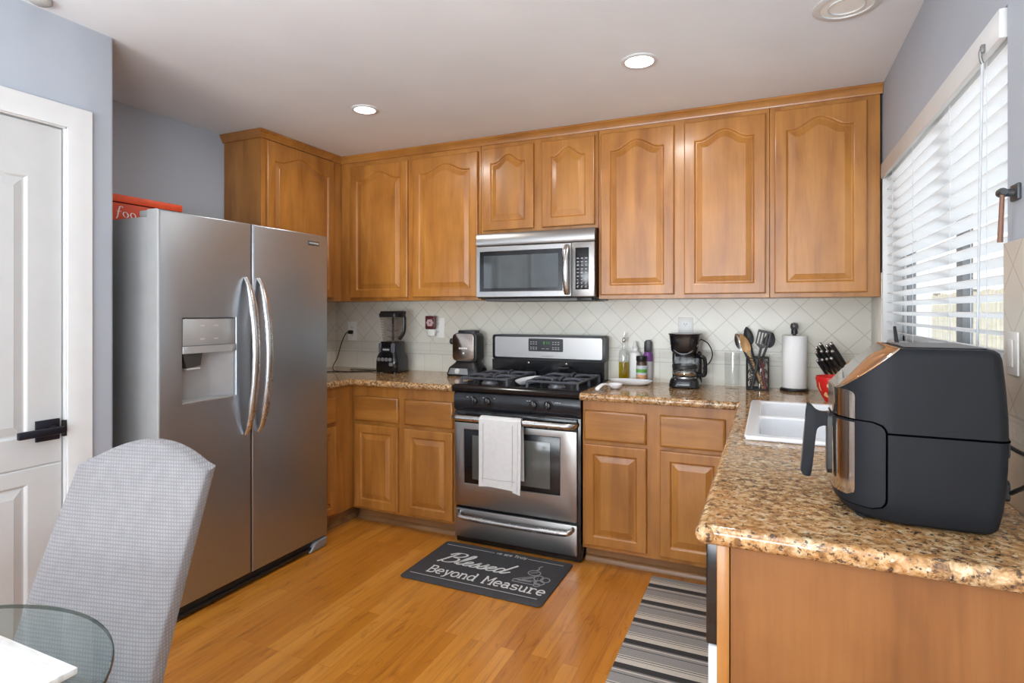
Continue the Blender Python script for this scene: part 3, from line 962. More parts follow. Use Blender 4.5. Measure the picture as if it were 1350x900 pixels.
r = thing('smoke_detector', 'small round grey ceiling fixture above the pantry door', 'smoke detector', (-2.325, 1.165, 2.44))
g = G(); g.lathe([(0.034, 2.4395), (0.034, 2.428), (0.026, 2.422), (0.001, 2.421)], (-2.325, 1.165, 0), 28); obj('cover', g, plain('grey_cover', rgb(170, 168, 164), 0.5), r)

# ================================================================== FRIDGE
r = thing('refrigerator', 'stainless side-by-side fridge with a dispenser in its left door', 'refrigerator', (-2.72, 2.10, 0))
FX, FY0, FY1, FS, FZ0, FZ1 = -2.33, 1.592, 2.603, 2.071, 0.062, 1.780
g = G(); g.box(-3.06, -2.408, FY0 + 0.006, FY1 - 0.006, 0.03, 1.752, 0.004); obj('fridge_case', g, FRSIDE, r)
def slab(y0, y1, hole=None):
    g = G()
    def R(x, ins):
        return [(x, y0 + ins, FZ0 + ins), (x, y1 - ins, FZ0 + ins), (x, y1 - ins, FZ1 - ins), (x, y0 + ins, FZ1 - ins)]
    rings = [R(-2.400, 0), R(FX - 0.010, 0), R(FX - 0.005, 0.0015), R(FX - 0.0015, 0.005), R(FX, 0.010)]
    if hole:
        a, b, c, d = hole
        H = lambda x, e=0: [(x, a + e, c + e), (x, b - e, c + e), (x, b - e, d - e), (x, a + e, d - e)]
        rings += [H(FX), H(FX - 0.003, 0.002), H(FX - 0.066, 0.002)]
    g.loft(rings)
    return g
HO = (1.699, 1.979, 0.946, 1.322)
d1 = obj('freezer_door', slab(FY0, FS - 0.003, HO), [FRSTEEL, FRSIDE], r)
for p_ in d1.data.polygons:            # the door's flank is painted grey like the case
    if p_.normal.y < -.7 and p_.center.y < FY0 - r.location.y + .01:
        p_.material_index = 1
d2 = obj('fridge_door', slab(FS + 0.003, FY1), FRSTEEL, r)
# dispenser
SIL = plain('silver_plastic', rgb(172, 172, 171), 0.32, 0.4, var=0.03)
SIL2 = plain('dispenser_cavity', rgb(160, 160, 160), 0.4, 0.3, var=0.05)
g = G(); g.box(FX - 0.05, FX - 0.002, HO[0] + 0.005, HO[1] - 0.005, 1.196, HO[3] - 0.006, 0.004); o = obj('dispenser_panel', g, SIL, d1)
g = G()
for yy, zz in ((1.80, 1.285), (1.87, 1.285), (1.87, 1.225), (1.80, 1.225)):
    g.box(FX - 0.003, FX - 0.0012, yy - 0.012, yy + 0.012, zz - 0.003, zz + 0.003)
obj('dispenser_marks', g, plain('pale_mark', rgb(192, 192, 190), 0.4), d1)
g = G()
n = 12
top = [(FX + 0.002 + 0.004 * math.sin(PI * i / n), HO[0] + 0.004 + (HO[1] - HO[0] - 0.008) * i / n) for i in range(n + 1)]
g.prism(top + [(FX - 0.05, HO[1] - 0.004), (FX - 0.05, HO[0] + 0.004)], 'z', 1.163, 1.195, 0.002, 1); obj('dispenser_lip', g, SIL, d1)
g = G()   # folded back wall of the niche
g.prism([(FX - 0.064, HO[0] + 0.004), (FX - 0.052, HO[0] + 0.004), (FX - 0.056, 1.86), (FX - 0.050, 1.885), (FX - 0.012, HO[1] - 0.004), (FX - 0.064, HO[1] - 0.004)], 'z', HO[2] + 0.004, 1.165)
obj('dispenser_back', g, SIL2, d1)
g = G(); g.prism([(1.715, 1.163), (1.815, 1.163), (1.805, 1.105), (1.735, 1.095)], 'x', FX - 0.052, FX - 0.018, 0.003); obj('ice_chute', g, plain('dark_chute', rgb(66, 64, 62), 0.3), d1)
g = G(); g.box(FX - 0.045, FX - 0.022, 1.738, 1.806, 1.088, 1.098, 0.003); obj('paddle', g, plain('clear_paddle', rgb(196, 196, 192), 0.2), d1)
g = G(); g.prism([(FX - 0.062, 0.958), (FX + 0.004, 0.951), (FX + 0.004, 0.945), (FX - 0.062, 0.945)], 'y', HO[0] + 0.003, HO[1] - 0.003); obj('drip_tray', g, SIL, d1)
def bow(y, lean):
    p = []
    for i in range(25):
        t = i / 24
        z = 1.512 - (1.512 - 0.752) * t
        b = math.sin(PI * t) ** 0.62
        p.append((FX + 0.004 + 0.062 * b, y + lean * b, z))
    return p
for dd, y, ln in ((d1, 2.030, 0.006), (d2, 2.108, 0.010)):
    g = G()
    P = bow(y, ln)
    rad = [0.0155 * (0.55 + 0.45 * min(1, 6 * min(i, 24 - i) / 24)) for i in range(25)]
    g.tube(P, rad, 14, up=(0, 1, 0), flat=1.35)
    o = obj('door_handle', g, STEELD, dd); o['label'] = 'curved bright steel handle'
g = G(); g.box(FX - 0.0005, FX + 0.002, 2.448, 2.533, 1.716, 1.741, 0.001); b = obj('badge', g, plain('dark_badge', rgb(96, 96, 98), 0.3, 0.6), d2)
g = G()
for i in range(9):
    y = 2.455 + i * 0.0085
    g.box(FX + 0.002, FX + 0.0026, y, y + 0.005, 1.724, 1.733)
obj('badge_lettering', g, plain('badge_letters', rgb(180, 180, 180), 0.4), b)
g = G(); g.box(-2.42, FX - 0.02, FY0 + 0.02, FY1 - 0.05, 0.006, 0.058, 0.006); g.box(FX - 0.022, FX - 0.006, FY0 + 0.02, FY1 - 0.12, 0.014, 0.030, 0.004); obj('base_grille', g, BLACKP, r)
g = G(); g.prism([(2.46, 0.004), (2.585, 0.004), (2.598, 0.03), (2.598, 0.058), (2.50, 0.05)], 'x', -2.40, FX + 0.004, 0.008, 3); obj('roller_cover', g, plain('grey_foot_cover', rgb(140, 142, 144), 0.35, 0.3), r)
for a, b in ((FY0 + 0.012, FY0 + 0.075), (FY1 - 0.075, FY1 - 0.012)):
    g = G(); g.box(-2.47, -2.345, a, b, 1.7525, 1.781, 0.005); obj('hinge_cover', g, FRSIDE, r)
g = G(); g.box(-2.406, -2.399, FY0 + 0.01, FY1 - 0.01, 0.06, 1.76); obj('door_gasket', g, BLACKM, r)

# red box on the fridge
RED = plain('worn_red_card', rgb(206, 66, 30), 0.55, var=0.14, scale=18)
r = thing('food_box', 'worn red box lettered "foo", standing on the fridge against the blue wall', 'box', (-2.86, 1.84, 1.7525))
RBX0, RBX1, RBY0, RBY1 = -2.97, -2.74, 1.642, 1.998
g = G(); g.box(RBX0, RBX1, RBY0 + 0.006, RBY1 - 0.006, 1.7525, 1.850, 0.003); obj('box_body', g, RED, r)
g = G(); g.box(RBX0 - 0.006, RBX1 + 0.006, RBY0, RBY1, 1.854, 1.888, 0.003); obj('box_lid', g, plain('red_lid', rgb(222, 74, 28), 0.5, var=0.12, scale=20), r)
g = G(); g.box(RBX0 + 0.004, RBX1 - 0.003, RBY0 + 0.02, RBY1 - 0.02, 1.848, 1.855); obj('box_seam', g, plain('dark_seam', rgb(60, 24, 16), 0.7), r)
g = G()
FOO = [[(0.62, 1.75), (0.55, 1.95), (0.38, 1.98), (0.27, 1.6), (0.18, 0.9), (0.08, 0.0), (-0.05, -0.4)], [(0.02, 1.0), (0.5, 1.05)]]
def oo(x0):
    return [(x0 + 0.32 + 0.30 * math.cos(a + .5) + 0.08 * math.sin(a), 0.5 + 0.5 * math.sin(a)) for a in [2 * PI * i / 16 for i in range(17)]]
mp = lambda u, v, h: (RBX1 + 0.0004 + h, 1.676 + u * 0.043, 1.786 + v * 0.0245)
for s_ in FOO + [oo(0.62), oo(1.42)]:
    g.ribbon(smooth_path(s_, 5), lambda t, dx, dy: 0.06 + 0.07 * abs(dy), mp, 0.0008)
obj('box_lettering', g, LWHITE, r)

# ================================================================== RANGE
r = thing('gas_range', 'stainless and black gas range with four burners and a towel on its oven handle', 'stove', (-1.302, 3.2, 0))
X0, X1, RY = -1.686, -0.918, 2.94
g = G(); g.box(X0 + 0.004, X1 - 0.004, 2.965, 3.535, 0.004, 0.905, 0.003); obj('range_body', g, BLACK, r)
g = G()   # cooktop with a rolled front edge
prof = [(2.945, 0.878), (2.930, 0.890), (2.927, 0.905), (2.935, 0.918), (2.952, 0.926), (2.975, 0.922), (3.435, 0.922), (3.445, 0.905), (3.445, 0.88)]
g.prism(prof, 'x', X0 - 0.002, X1 + 0.002)
ck = obj('cooktop', g, BLACK, r)
g = G()   # control fascia
g.prism([(2.965, 0.775), (2.948, 0.775), (2.938, 0.795), (2.938, 0.86), (2.946, 0.877), (2.965, 0.879)], 'x', X0, X1); fa = obj('control_fascia', g, plain('blue_black_enamel', rgb(24, 27, 33), 0.2), r)
for x in (-1.545, -1.460, -1.180, -1.098):
    k = G(); k.lathe([(0.026, 0.0), (0.026, -0.006), (0.020, -0.010), (0.018, -0.026), (0.012, -0.029)], (x, 2.939, 0.838), 24, 'y')
    k.box(x - 0.005, x + 0.005, 2.904, 2.93, 0.816, 0.860, 0.003)
    kn = obj('burner_knob', k, BLACKP, r)
    m_ = G(); m_.box(x - 0.0012, x + 0.0012, 2.9032, 2.9045, 0.842, 0.857); obj('pointer', m_, GREY, kn)
g = G()
for x in (-1.572, -1.600, -1.498, -1.428, -1.226, -1.212, -1.062, -1.05, -1.036):
    g.box(x, x + 0.009, 2.9372, 2.9382, 0.853, 0.857)
obj('fascia_marks', g, GREY, fa)
g = G()   # oven door: steel sheet around a window
def rect(y, ins=0, a=X0 + 0.004, b=X1 - 0.020, c=0.222, d=0.770):
    return [(a + ins, y, c + ins), (b - ins, y, c + ins), (b - ins, y, d - ins), (a + ins, y, d - ins)]
W = (-1.622, -1.030, 0.352, 0.670)
hol = lambda y, e=0: [(W[0] + e, y, W[2] + e), (W[1] - e, y, W[2] + e), (W[1] - e, y, W[3] - e), (W[0] + e, y, W[3] - e)]
g.loft([rect(2.964), rect(2.943), rect(2.940, 0.004), hol(2.940), hol(2.942, 0.002), hol(2.95, 0.002)])
dr = obj('oven_door', g, STEEL, r)
g = G(); g.box(X0 + 0.004, X1 - 0.020, 2.9385, 2.943, 0.704, 0.770, 0.002); obj('door_top_band', g, BLACK, dr)
g = G(); g.box(W[0] + 0.003, W[1] - 0.003, 2.942, 2.948, W[2] + 0.003, W[3] - 0.003, 0.001); obj('window_border', g, BLACK, dr)
g = G(); g.box(W[0] + 0.055, W[1] - 0.060, 2.9405, 2.9422, W[2] + 0.03, W[3] - 0.035, 0.0006); obj('oven_window', g, plain('oven_glass', rgb(88, 90, 86), 0.12), dr)
g = G()
hz, hy = 0.742, 2.884
g.tube(smooth_path([(X0 + 0.012, 2.938, hz), (X0 + 0.018, 2.905, hz), (X0 + 0.045, hy, hz), (X0 + 0.10, hy - 0.004, hz), (-1.30, hy - 0.006, hz), (X1 - 0.11, hy - 0.004, hz), (X1 - 0.06, hy, hz), (X1 - 0.030, 2.905, hz), (X1 - 0.026, 2.938, hz)], 8), 0.0155, 14, flat=1.15)
obj('oven_handle', g, STEELD, dr)
g = G(); g.box(X0 + 0.004, X1 - 0.020, 2.942, 2.964, 0.040, 0.205, 0.004); dw_ = obj('storage_drawer', g, STEEL, r)
g = G()
hz = 0.168
g.tube(smooth_path([(X0 + 0.032, 2.944, hz + .016), (X0 + 0.045, 2.915, hz + .006), (X0 + 0.09, 2.900, hz), (-1.30, 2.896, hz - .002), (X1 - 0.105, 2.900, hz), (X1 - 0.055, 2.915, hz + .006), (X1 - 0.042, 2.944, hz + .016)], 8), 0.0125, 12, flat=1.2)
obj('drawer_handle', g, STEELD, dw_)
# backguard
g = G()
def rr2(x0, x1, z0, z1, rad, n=5):
    return [(p[0], p[1]) for p in rrect(x0, x1, z0, z1, rad, 0, n)]
g.prism([(3.445, 0.90), (3.440, 1.035), (3.465, 1.035), (3.475, 1.192), (3.535, 1.192), (3.535, 0.90)], 'x', X0 + 0.004, X1 - 0.004); obj('backguard', g, BLACK, r)
g = G(); g.prism(rr2(X0, X1, 1.035, 1.196, 0.014), 'y', 3.452, 3.530, 0.004); bg = obj('backguard_surround', g, BLACKP, r)
g = G(); g.prism(rr2(X0 + 0.020, X1 - 0.020, 1.050, 1.182, 0.010), 'y', 3.4485, 3.453, 0.001, 1); obj('backguard_panel', g, STEEL, bg)
g = G(); g.prism(rr2(-1.425, -1.190, 1.092, 1.174, 0.006), 'y', 3.4465, 3.4487); ds = obj('display_panel', g, plain('display_black', rgb(38, 40, 42), 0.25), bg)
g = G()   # green clock figures: seven segment strokes
def seg7(ch, x, z, w=0.010, h=0.017, t=0.0022):
    S = {'0': 'abcdef', '1': 'bc', '2': 'abged', '4': 'fgbc', '5': 'afgcd', '8': 'abcdefg'}[ch]
    B = {'a': (0, w, h - t, h), 'd': (0, w, 0, t), 'g': (0, w, h / 2 - t / 2, h / 2 + t / 2), 'f': (0, t, h / 2, h), 'e': (0, t, 0, h / 2), 'b': (w - t, w, h / 2, h), 'c': (w - t, w, 0, h / 2)}
    for k in S:
        a, b, c, d = B[k]; g.box(x + a, x + b, 3.4458, 3.4464, z + c, z + d)
for ch, x in (('2', -1.323), ('1', -1.307), ('1', -1.293)):
    seg7(ch, x, 1.139)
obj('clock_digits', g, DIGIT, ds)
g = G()
for i, x in enumerate((-1.413, -1.395, -1.377, -1.262, -1.244, -1.226)):
    for z in (1.150, 1.137, 1.116, 1.105):
        g.box(x, x + 0.011, 3.4459, 3.4464, z, z + 0.004)
for x in (-1.335, -1.305):
    g.box(x, x + 0.02, 3.4459, 3.4464, 1.108, 1.111)
obj('display_marks', g, GREY, ds)
g = G()
for i in range(9):
    g.box(-1.335 + i * 0.0088, -1.3295 + i * 0.0088, 3.4479, 3.4484, 1.0585, 1.0645)
obj('backguard_lettering', g, plain('etched_letters', rgb(128, 128, 128), 0.5), bg)
for x in (-1.42, -1.165):
    g = G(); g.lathe([(0.007, 3.44), (0.007, 3.434), (0.004, 3.432)], (x, 0, 1.018), 12, 'y'); obj('screw', g, STEELD, r)
# burners and grates
def burner(x, y, R):
    g = G(); g.lathe([(R * 1.25, 0.9225), (R * 1.2, 0.928), (R, 0.930), (R, 0.938)], (x, y, 0), 24); b = obj('burner', g, plain('burner_base', rgb(130, 130, 134), 0.4, 0.6), r)
    g = G(); g.lathe([(R * 0.95, 0.938), (R * 0.98, 0.944), (R * 0.85, 0.948), (0.002, 0.949)], (x, y, 0), 24); obj('burner_cap', g, IRON, b)
for x in (-1.515, -1.095):
    burner(x, 3.065, 0.040); burner(x, 3.325, 0.033)
def grate(x0, x1, y0, y1):
    g = G(); w = 0.0075; zt = 0.958
    for y in (y0, (y0 + y1) / 2, y1):
        g.tube([(x0, y, zt), (x1, y, zt)], w, 8)
    for x in (x0, x1):
        g.tube([(x, y0, zt), (x, y1, zt)], w, 8)
    for cy in ((3 * y0 + y1) / 4, (y0 + 3 * y1) / 4):
        cx = (x0 + x1) / 2; q = (y1 - y0) / 4
        for ax, ay in ((x0, cy), (x1, cy), (cx, cy - q), (cx, cy + q)):
            ix, iy = cx + (ax - cx) * 0.24, cy + (ay - cy) * 0.24
            g.tube(smooth_path([(ax, ay, zt), ((ax * 2 + ix) / 3, (ay * 2 + iy) / 3, zt + 0.009), ((ax + 2 * ix) / 3, (ay + 2 * iy) / 3, zt + 0.009), (ix, iy, zt + 0.002), (ix, iy, zt - 0.006)], 4), 0.0095, 8)
    for x in (x0, x1):
        for y in (y0, (y0 + y1) / 2, y1):
            g.tube([(x, y, zt), (x, y, 0.9225)], [w, w * 1.25], 8)
    obj('grate', g, IRON, r)
grate(-1.662, -1.368, 2.985, 3.415); grate(-1.242, -0.948, 2.985, 3.415)
g = G(); g.tube([(-1.215, 3.40, 0.9225), (-1.215, 3.40, 0.985), (-1.205, 3.40, 0.992), (-1.135, 3.405, 0.996)], 0.006, 8); obj('lever', g, BLACKP, r)

# white oval rest on the cooktop
def oval_dish(g, c, rx, ry, prof, rot=0.0, seg=36):
    rings = []
    for k, z in prof:
        rings.append([(c[0] + rx * k * math.cos(a) * math.cos(rot) - ry * k * math.sin(a) * math.sin(rot), c[1] + rx * k * math.cos(a) * math.sin(rot) + ry * k * math.sin(a) * math.cos(rot), c[2] + z) for a in [2 * PI * i / seg for i in range(seg)]])
    g.loft(rings)
DISH = [(0.55, 0.0), (0.75, 0.004), (0.98, 0.016), (1.0, 0.019), (0.97, 0.019), (0.78, 0.009), (0.5, 0.006), (0.02, 0.006)]
g = G(); oval_dish(g, (-1.300, 3.15, 0.923), 0.048, 0.155, [(k, z * 1.6) for k, z in DISH], -0.06)
tag(obj('spoon_rest', g, PORC), 'white oval spoon rest lying between the stove grates', 'spoon rest')

# towel over the oven handle
def sheet(g, xa, xb, path, wave, nx=16, th=0.004):
    top, bot = [], []
    n = len(path)
    for i in range(nx + 1):
        t = i / nx
        x = xa + (xb - xa) * t
        a = []
        for j, (y, z) in enumerate(path):
            q = j / (n - 1)
            a.append((x + wave(t, q)[0], y + wave(t, q)[1], z + wave(t, q)[2]))
        top.append(a)
    rings = []
    for a in top:
        off = []
        for j in range(n):
            y0_, z0_ = path[max(j - 1, 0)]; y1_, z1_ = path[min(j + 1, n - 1)]
            L_ = math.hypot(y1_ - y0_, z1_ - z0_) or 1
            ny, nz = -(z1_ - z0_) / L_, (y1_ - y0_) / L_
            off.append((a[j][0], a[j][1] + ny * th, a[j][2] + nz * th))
        rings.append(a + off[::-1])
    g.loft(rings)
TOWEL = plain('white_towel', rgb(224, 224, 223), 0.95, var=0.03, scale=40, bmp=0.6, bscale=260)
r = thing('dish_towel', 'white dish towel draped over the oven handle', 'towel', (-1.388, 2.87, 0.36))
def drape(yf, yb, zf, zb):
    p = [(yf - 0.004, zf), (yf, zf + 0.1), (yf, 0.55), (yf, 0.66), (yf + 0.001, 0.735)]
    for i in range(1, 8):
        a = PI - PI * i / 8
        p.append((0.5 * (yf + yb) + 0.5 * (yb - yf) * math.cos(a) * -1 * -1, 0.742 + 0.022 * math.sin(a)))
    p += [(yb, 0.73), (yb, 0.6), (yb + 0.001, zb)]
    return smooth_path(p, 3)
g = G(); sheet(g, -1.470, -1.250, drape(2.852, 2.903, 0.378, 0.44), lambda t, q: (0.006 * math.sin(5 * q) * (t - .5) + (0.010 * (1 - q) * (t - 0.5)), 0.0035 * math.sin(9 * t) * max(0, 1 - 2.2 * q), 0.006 * math.sin(4 * t) * max(0, 1 - 3 * q)))
obj('front_fold', g, TOWEL, r)
g = G(); sheet(g, -1.272, -1.228, drape(2.858, 2.900, 0.366, 0.42), lambda t, q: (0.004 * math.sin(7 * q), 0.002 * math.sin(5 * t), -0.01 * t * max(0, 1 - 3 * q)), 6)
obj('rear_fold', g, TOWEL, r)
g = G()
for xx in (-1.450, -1.272):
    g.tube([(xx - .003, 2.8475 + .002 * math.sin(9 * (xx + 1.470) / .22), 0.39), (xx, 2.8472 + .001 * math.sin(9 * (xx + 1.470) / .22), 0.55), (xx, 2.8472, 0.73)], 0.0016, 6)
g.tube([(-1.460 + .02 * i, 2.8462 + .0032 * math.sin(9 * (.010 + .02 * i) / .22), 0.425) for i in range(11)], 0.0016, 6)
obj('stitching', g, plain('grey_stitch', rgb(176, 176, 176), 0.9), r)

# ================================================================== MICROWAVE
r = thing('microwave', 'stainless over-the-range microwave mounted beneath the small wall cabinet', 'microwave', (-1.287, 3.35, 1.42))
X0, X1, MY = -1.664, -0.908, 3.172
g = G(); g.box(X0 + 0.002, X1 - 0.001, 3.196, 3.545, 1.428, 1.829, 0.002); obj('microwave_case', g, BLACK, r)
g = G(); g.prism([(3.196, 1.752), (3.178, 1.752), (MY, 1.765), (MY + 0.006, 1.815), (3.188, 1.828), (3.196, 1.828)], 'x', X0, X1); obj('vent_grille', g, STEEL, r)
g = G()
rc = lambda y, i=0, a=X0, b=-1.044, c=1.434, d=1.746: [(a + i, y, c + i), (b - i, y, c + i), (b - i, y, d - i), (a + i, y, d - i)]
Wm = (-1.640, -1.098, 1.468, 1.716)
hm = lambda y, e=0: [(Wm[0] + e, y, Wm[2] + e), (Wm[1] - e, y, Wm[2] + e), (Wm[1] - e, y, Wm[3] - e), (Wm[0] + e, y, Wm[3] - e)]
g.loft([rc(3.196), rc(MY + .004), rc(MY, 0.004), hm(MY), hm(MY + .002, .002), hm(MY + .01, .002)])
md = obj('microwave_door', g, STEEL, r)
g = G(); g.box(Wm[0] + 0.003, Wm[1] - 0.003, MY + 0.002, MY + 0.009, Wm[2] + 0.003, Wm[3] - 0.003); obj('window_border', g, BLACK, md)
g = G(); g.box(Wm[0] + 0.030, Wm[1] - 0.026, MY + 0.0005, MY + 0.0022, Wm[2] + 0.022, Wm[3] - 0.028); obj('door_window', g, plain('microwave_glass', rgb(72, 78, 80), 0.05, coat=0.5), md)
g = G()
P = []
for i in range(17):
    t = i / 16
    P.append((-1.070, MY - 0.036 * math.sin(PI * t) ** 0.6, 1.450 + 0.280 * t))
g.tube(P, 0.011, 12, up=(1, 0, 0), flat=1.6); obj('door_handle', g, STEELD, md)
g = G(); g.box(-1.042, X1, MY, 3.196, 1.434, 1.746, 0.003); cp = obj('control_panel', g, STEEL, r)
g = G(); g.box(-1.020, -0.940, MY - 0.002, MY + 0.001, 1.474, 1.714, 0.001); kp = obj('keypad', g, BLACK, cp)
g = G()
for i in range(3):
    for j in range(9):
        x = -1.011 + i * 0.0245; z = 1.486 + j * 0.0205
        g.box(x, x + (0.013 if j > 2 else 0.009), MY - 0.0026, MY - 0.0019, z, z + 0.0055)
        if j in (0, 1, 6):
            g.box(x + 0.002, x + 0.012, MY - 0.0026, MY - 0.0019, z + 0.009, z + 0.0115)
obj('keypad_marks', g, GREY, kp)
g = G(); g.box(X0 + 0.05, X1 - 0.03, 3.21, 3.50, 1.410, 1.4275, 0.003); obj('underside_filter', g, plain('grey_filter', rgb(96, 94, 92), 0.5), r)
g = G(); g.box(-1.02, -0.93, 3.20, 3.26, 1.412, 1.428, 0.003); obj('cooktop_light', g, BLACKP, r)
g = G(); g.box(-0.918, -0.86, 3.24, 3.30, 1.411, 1.418, 0.001); o = obj('mounting_tab', g, BLACKP, r)

# ================================================================== MATS
def flat(z):
    return lambda u, v, h: (u, v, z + h)
MX0, MX1, MY0, MY1 = -1.722, -0.950, 2.440, 2.928
r = thing('kitchen_mat', 'charcoal kitchen mat lettered "Blessed Beyond Measure" in front of the range', 'mat', (-1.336, 2.684, 0))
g = G()
rr_ = lambda i, z: rrect(MX0 + i, MX1 - i, MY0 + i, MY1 - i, 0.022, z, 5)
g.loft([rr_(0.004, 0.0006), rr_(0.0, 0.004), rr_(0.002, 0.008), rr_(0.022, 0.0165), rr_(0.03, 0.0172)])
mt = obj('mat_pad', g, MATM, r)
MZ = 0.0172
SCRIPT = {
 'B': (1.35, [[(0.42, 2.3), (0.30, 1.5), (0.16, 0.6), (0.0, -0.15)], [(-0.05, 1.75), (0.25, 2.3), (0.75, 2.45), (1.15, 2.2), (1.05, 1.65), (0.5, 1.3), (1.05, 1.15), (1.2, 0.6), (0.85, 0.1), (0.4, 0.02), (0.15, 0.25)]]),
 'l': (0.55, [[(-0.05, 0.1), (0.25, 0.9), (0.5, 1.9), (0.45, 2.35), (0.28, 2.2), (0.16, 1.2), (0.14, 0.3), (0.3, 0.0), (0.6, 0.3)]]),
 'e': (0.66, [[(-0.05, 0.25), (0.3, 0.5), (0.5, 0.85), (0.32, 1.02), (0.10, 0.7), (0.10, 0.22), (0.32, 0.0), (0.7, 0.3)]]),
 's': (0.62, [[(-0.05, 0.2), (0.25, 0.75), (0.36, 1.15), (0.40, 0.85), (0.50, 0.45), (0.40, 0.08), (0.15, 0.0), (0.02, 0.15)], [(0.42, 0.1), (0.66, 0.3)]]),
 'd': (0.95, [[(0.55, 0.85), (0.32, 1.02), (0.08, 0.65), (0.10, 0.15), (0.30, 0.0), (0.55, 0.4), (0.78, 1.3), (0.95, 2.1)], [(0.95, 2.1), (0.72, 1.0), (0.60, 0.3), (0.72, 0.0), (1.15, 0.55)]]),
}
def write_script(g, word, x, y, u, slant, mp, wt, sx=1.0):
    for ch in word:
        adv, strokes = SCRIPT[ch]
        for st in strokes:
            pts = [(x + (px * sx + slant * py) * u, y + py * u) for px, py in st]
            g.ribbon(smooth_path(pts, 6), lambda t, dx, dy: wt * (0.55 + 0.85 * abs(dy)), mp)
        x += adv * u * sx
    return x
def arc(cx, cy, rx, ry, a0, a1, n=14):
    return [(cx + rx * math.cos(math.radians(a0 + (a1 - a0) * i / n)), cy + ry * math.sin(math.radians(a0 + (a1 - a0) * i / n))) for i in range(n + 1)]
SLABF = {   # typewriter letters, unit = x-height 1, capitals 1.5
 'B': (1.15, [[(0.15, 0), (0.15, 1.5)], [(0, 0), (0.55, 0)], [(0, 1.5), (0.55, 1.5)], [(0.15, 0.78), (0.6, 0.78)], arc(0.55, 1.14, 0.33, 0.36, 90, -90), arc(0.55, 0.39, 0.40, 0.39, 90, -90)]),
 'M': (1.45, [[(0.15, 0), (0.15, 1.5)], [(1.15, 0), (1.15, 1.5)], [(0.15, 1.5), (0.65, 0.6), (1.15, 1.5)], [(0, 0), (0.4, 0)], [(0.9, 0), (1.3, 0)], [(0, 1.5), (0.2, 1.5)], [(1.1, 1.5), (1.3, 1.5)]]),
 'e': (1.05, [[(0.06, 0.52), (0.86, 0.52)], arc(0.46, 0.5, 0.42, 0.5, 0, 310, 18)]),
 'y': (1.05, [[(0.12, 1.0), (0.48, 0.05)], [(0.85, 1.0), (0.40, -0.35), (0.15, -0.42)], [(0, 1.0), (0.3, 1.0)], [(0.66, 1.0), (0.98, 1.0)]]),
 'o': (1.05, [arc(0.46, 0.5, 0.42, 0.5, 0, 360, 20)]),
 'n': (1.15, [[(0.18, 0), (0.18, 1.0)], [(0, 1.0), (0.18, 1.0)], [(0, 0), (0.38, 0)], arc(0.52, 0.62, 0.34, 0.38, 180, 0), [(0.86, 0.62), (0.86, 0)], [(0.68, 0), (1.05, 0)]]),
 'd': (1.15, [arc(0.44, 0.5, 0.40, 0.5, 20, 340, 18), [(0.84, 0), (0.84, 1.5)], [(0.64, 1.5), (0.84, 1.5)], [(0.84, 0), (1.05, 0)]]),
 'a': (1.1, [arc(0.42, 0.70, 0.34, 0.30, 150, 0), [(0.76, 0.7), (0.76, 0.1), (0.98, 0.0)], arc(0.42, 0.28, 0.36, 0.28, 20, 340, 16)]),
 's': (1.0, [arc(0.44, 0.75, 0.36, 0.25, 20, 270, 12) + arc(0.44, 0.25, 0.38, 0.25, 90, -160, 12)]),
 'u': (1.15, [[(0.18, 1.0), (0.18, 0.38)], arc(0.50, 0.36, 0.32, 0.36, 180, 360), [(0.82, 1.0), (0.82, 0)], [(0, 1.0), (0.18, 1.0)], [(0.66, 1.0), (0.82, 1.0)], [(0.82, 0), (1.02, 0)]]),
 'r': (1.05, [[(0.25, 0), (0.25, 1.0)], [(0, 1.0), (0.25, 1.0)], [(0.02, 0), (0.6, 0)], arc(0.58, 0.62, 0.34, 0.38, 180, 40)]),
 'w': (1.2, [[(0.1, 1.0), (0.32, 0), (0.55, 0.8), (0.78, 0), (1.0, 1.0)]]),
 'T': (1.1, [[(0, 1.5), (1.0, 1.5)], [(0.5, 1.5), (0.4, 0)]]),
 'l': (0.6, [[(0.25, 1.5), (0.25, 0), (0.5, 0)]]),
 ' ': (0.85, []),
}
def write_slab(g, word, x, y, u, wt, mp, sx=1.0):
    for ch in word:
        adv, strokes = SLABF[ch]
        for st in strokes:
            g.ribbon([(x + px * u * sx, y + py * u) for px, py in st], wt, mp)
        x += adv * u * sx
    return x
g = G(); write_script(g, 'Blessed', -1.62, 2.655, 0.0525, 0.30, flat(MZ), 0.0095, 1.36); obj('script_lettering', g, LWHITE, mt)
g = G(); write_slab(g, 'Beyond Measure', -1.612, 2.522, 0.0485, 0.0085, flat(MZ), 0.87); obj('slab_lettering', g, LWHITE, mt)
g = G()
for a, b, y in ((-1.682, -1.385, 2.862), (-1.185, -0.985, 2.862), (-1.682, -0.985, 2.482)):
    g.ribbon([(a, y), (b, y)], 0.0045, flat(MZ))
obj('border_lines', g, plain('pale_border_print', rgb(178, 178, 176), 0.7), mt)
g = G(); write_slab(g, 'we are Truly', -1.372, 2.855, 0.0165, 0.0042, flat(MZ), 0.9); obj('small_lettering', g, plain('small_print', rgb(190, 190, 188), 0.7), mt)
g = G()   # drawing of a slice of pie with fruit and a wisp of steam
ox, oy, k = -1.165, 2.615, 0.115
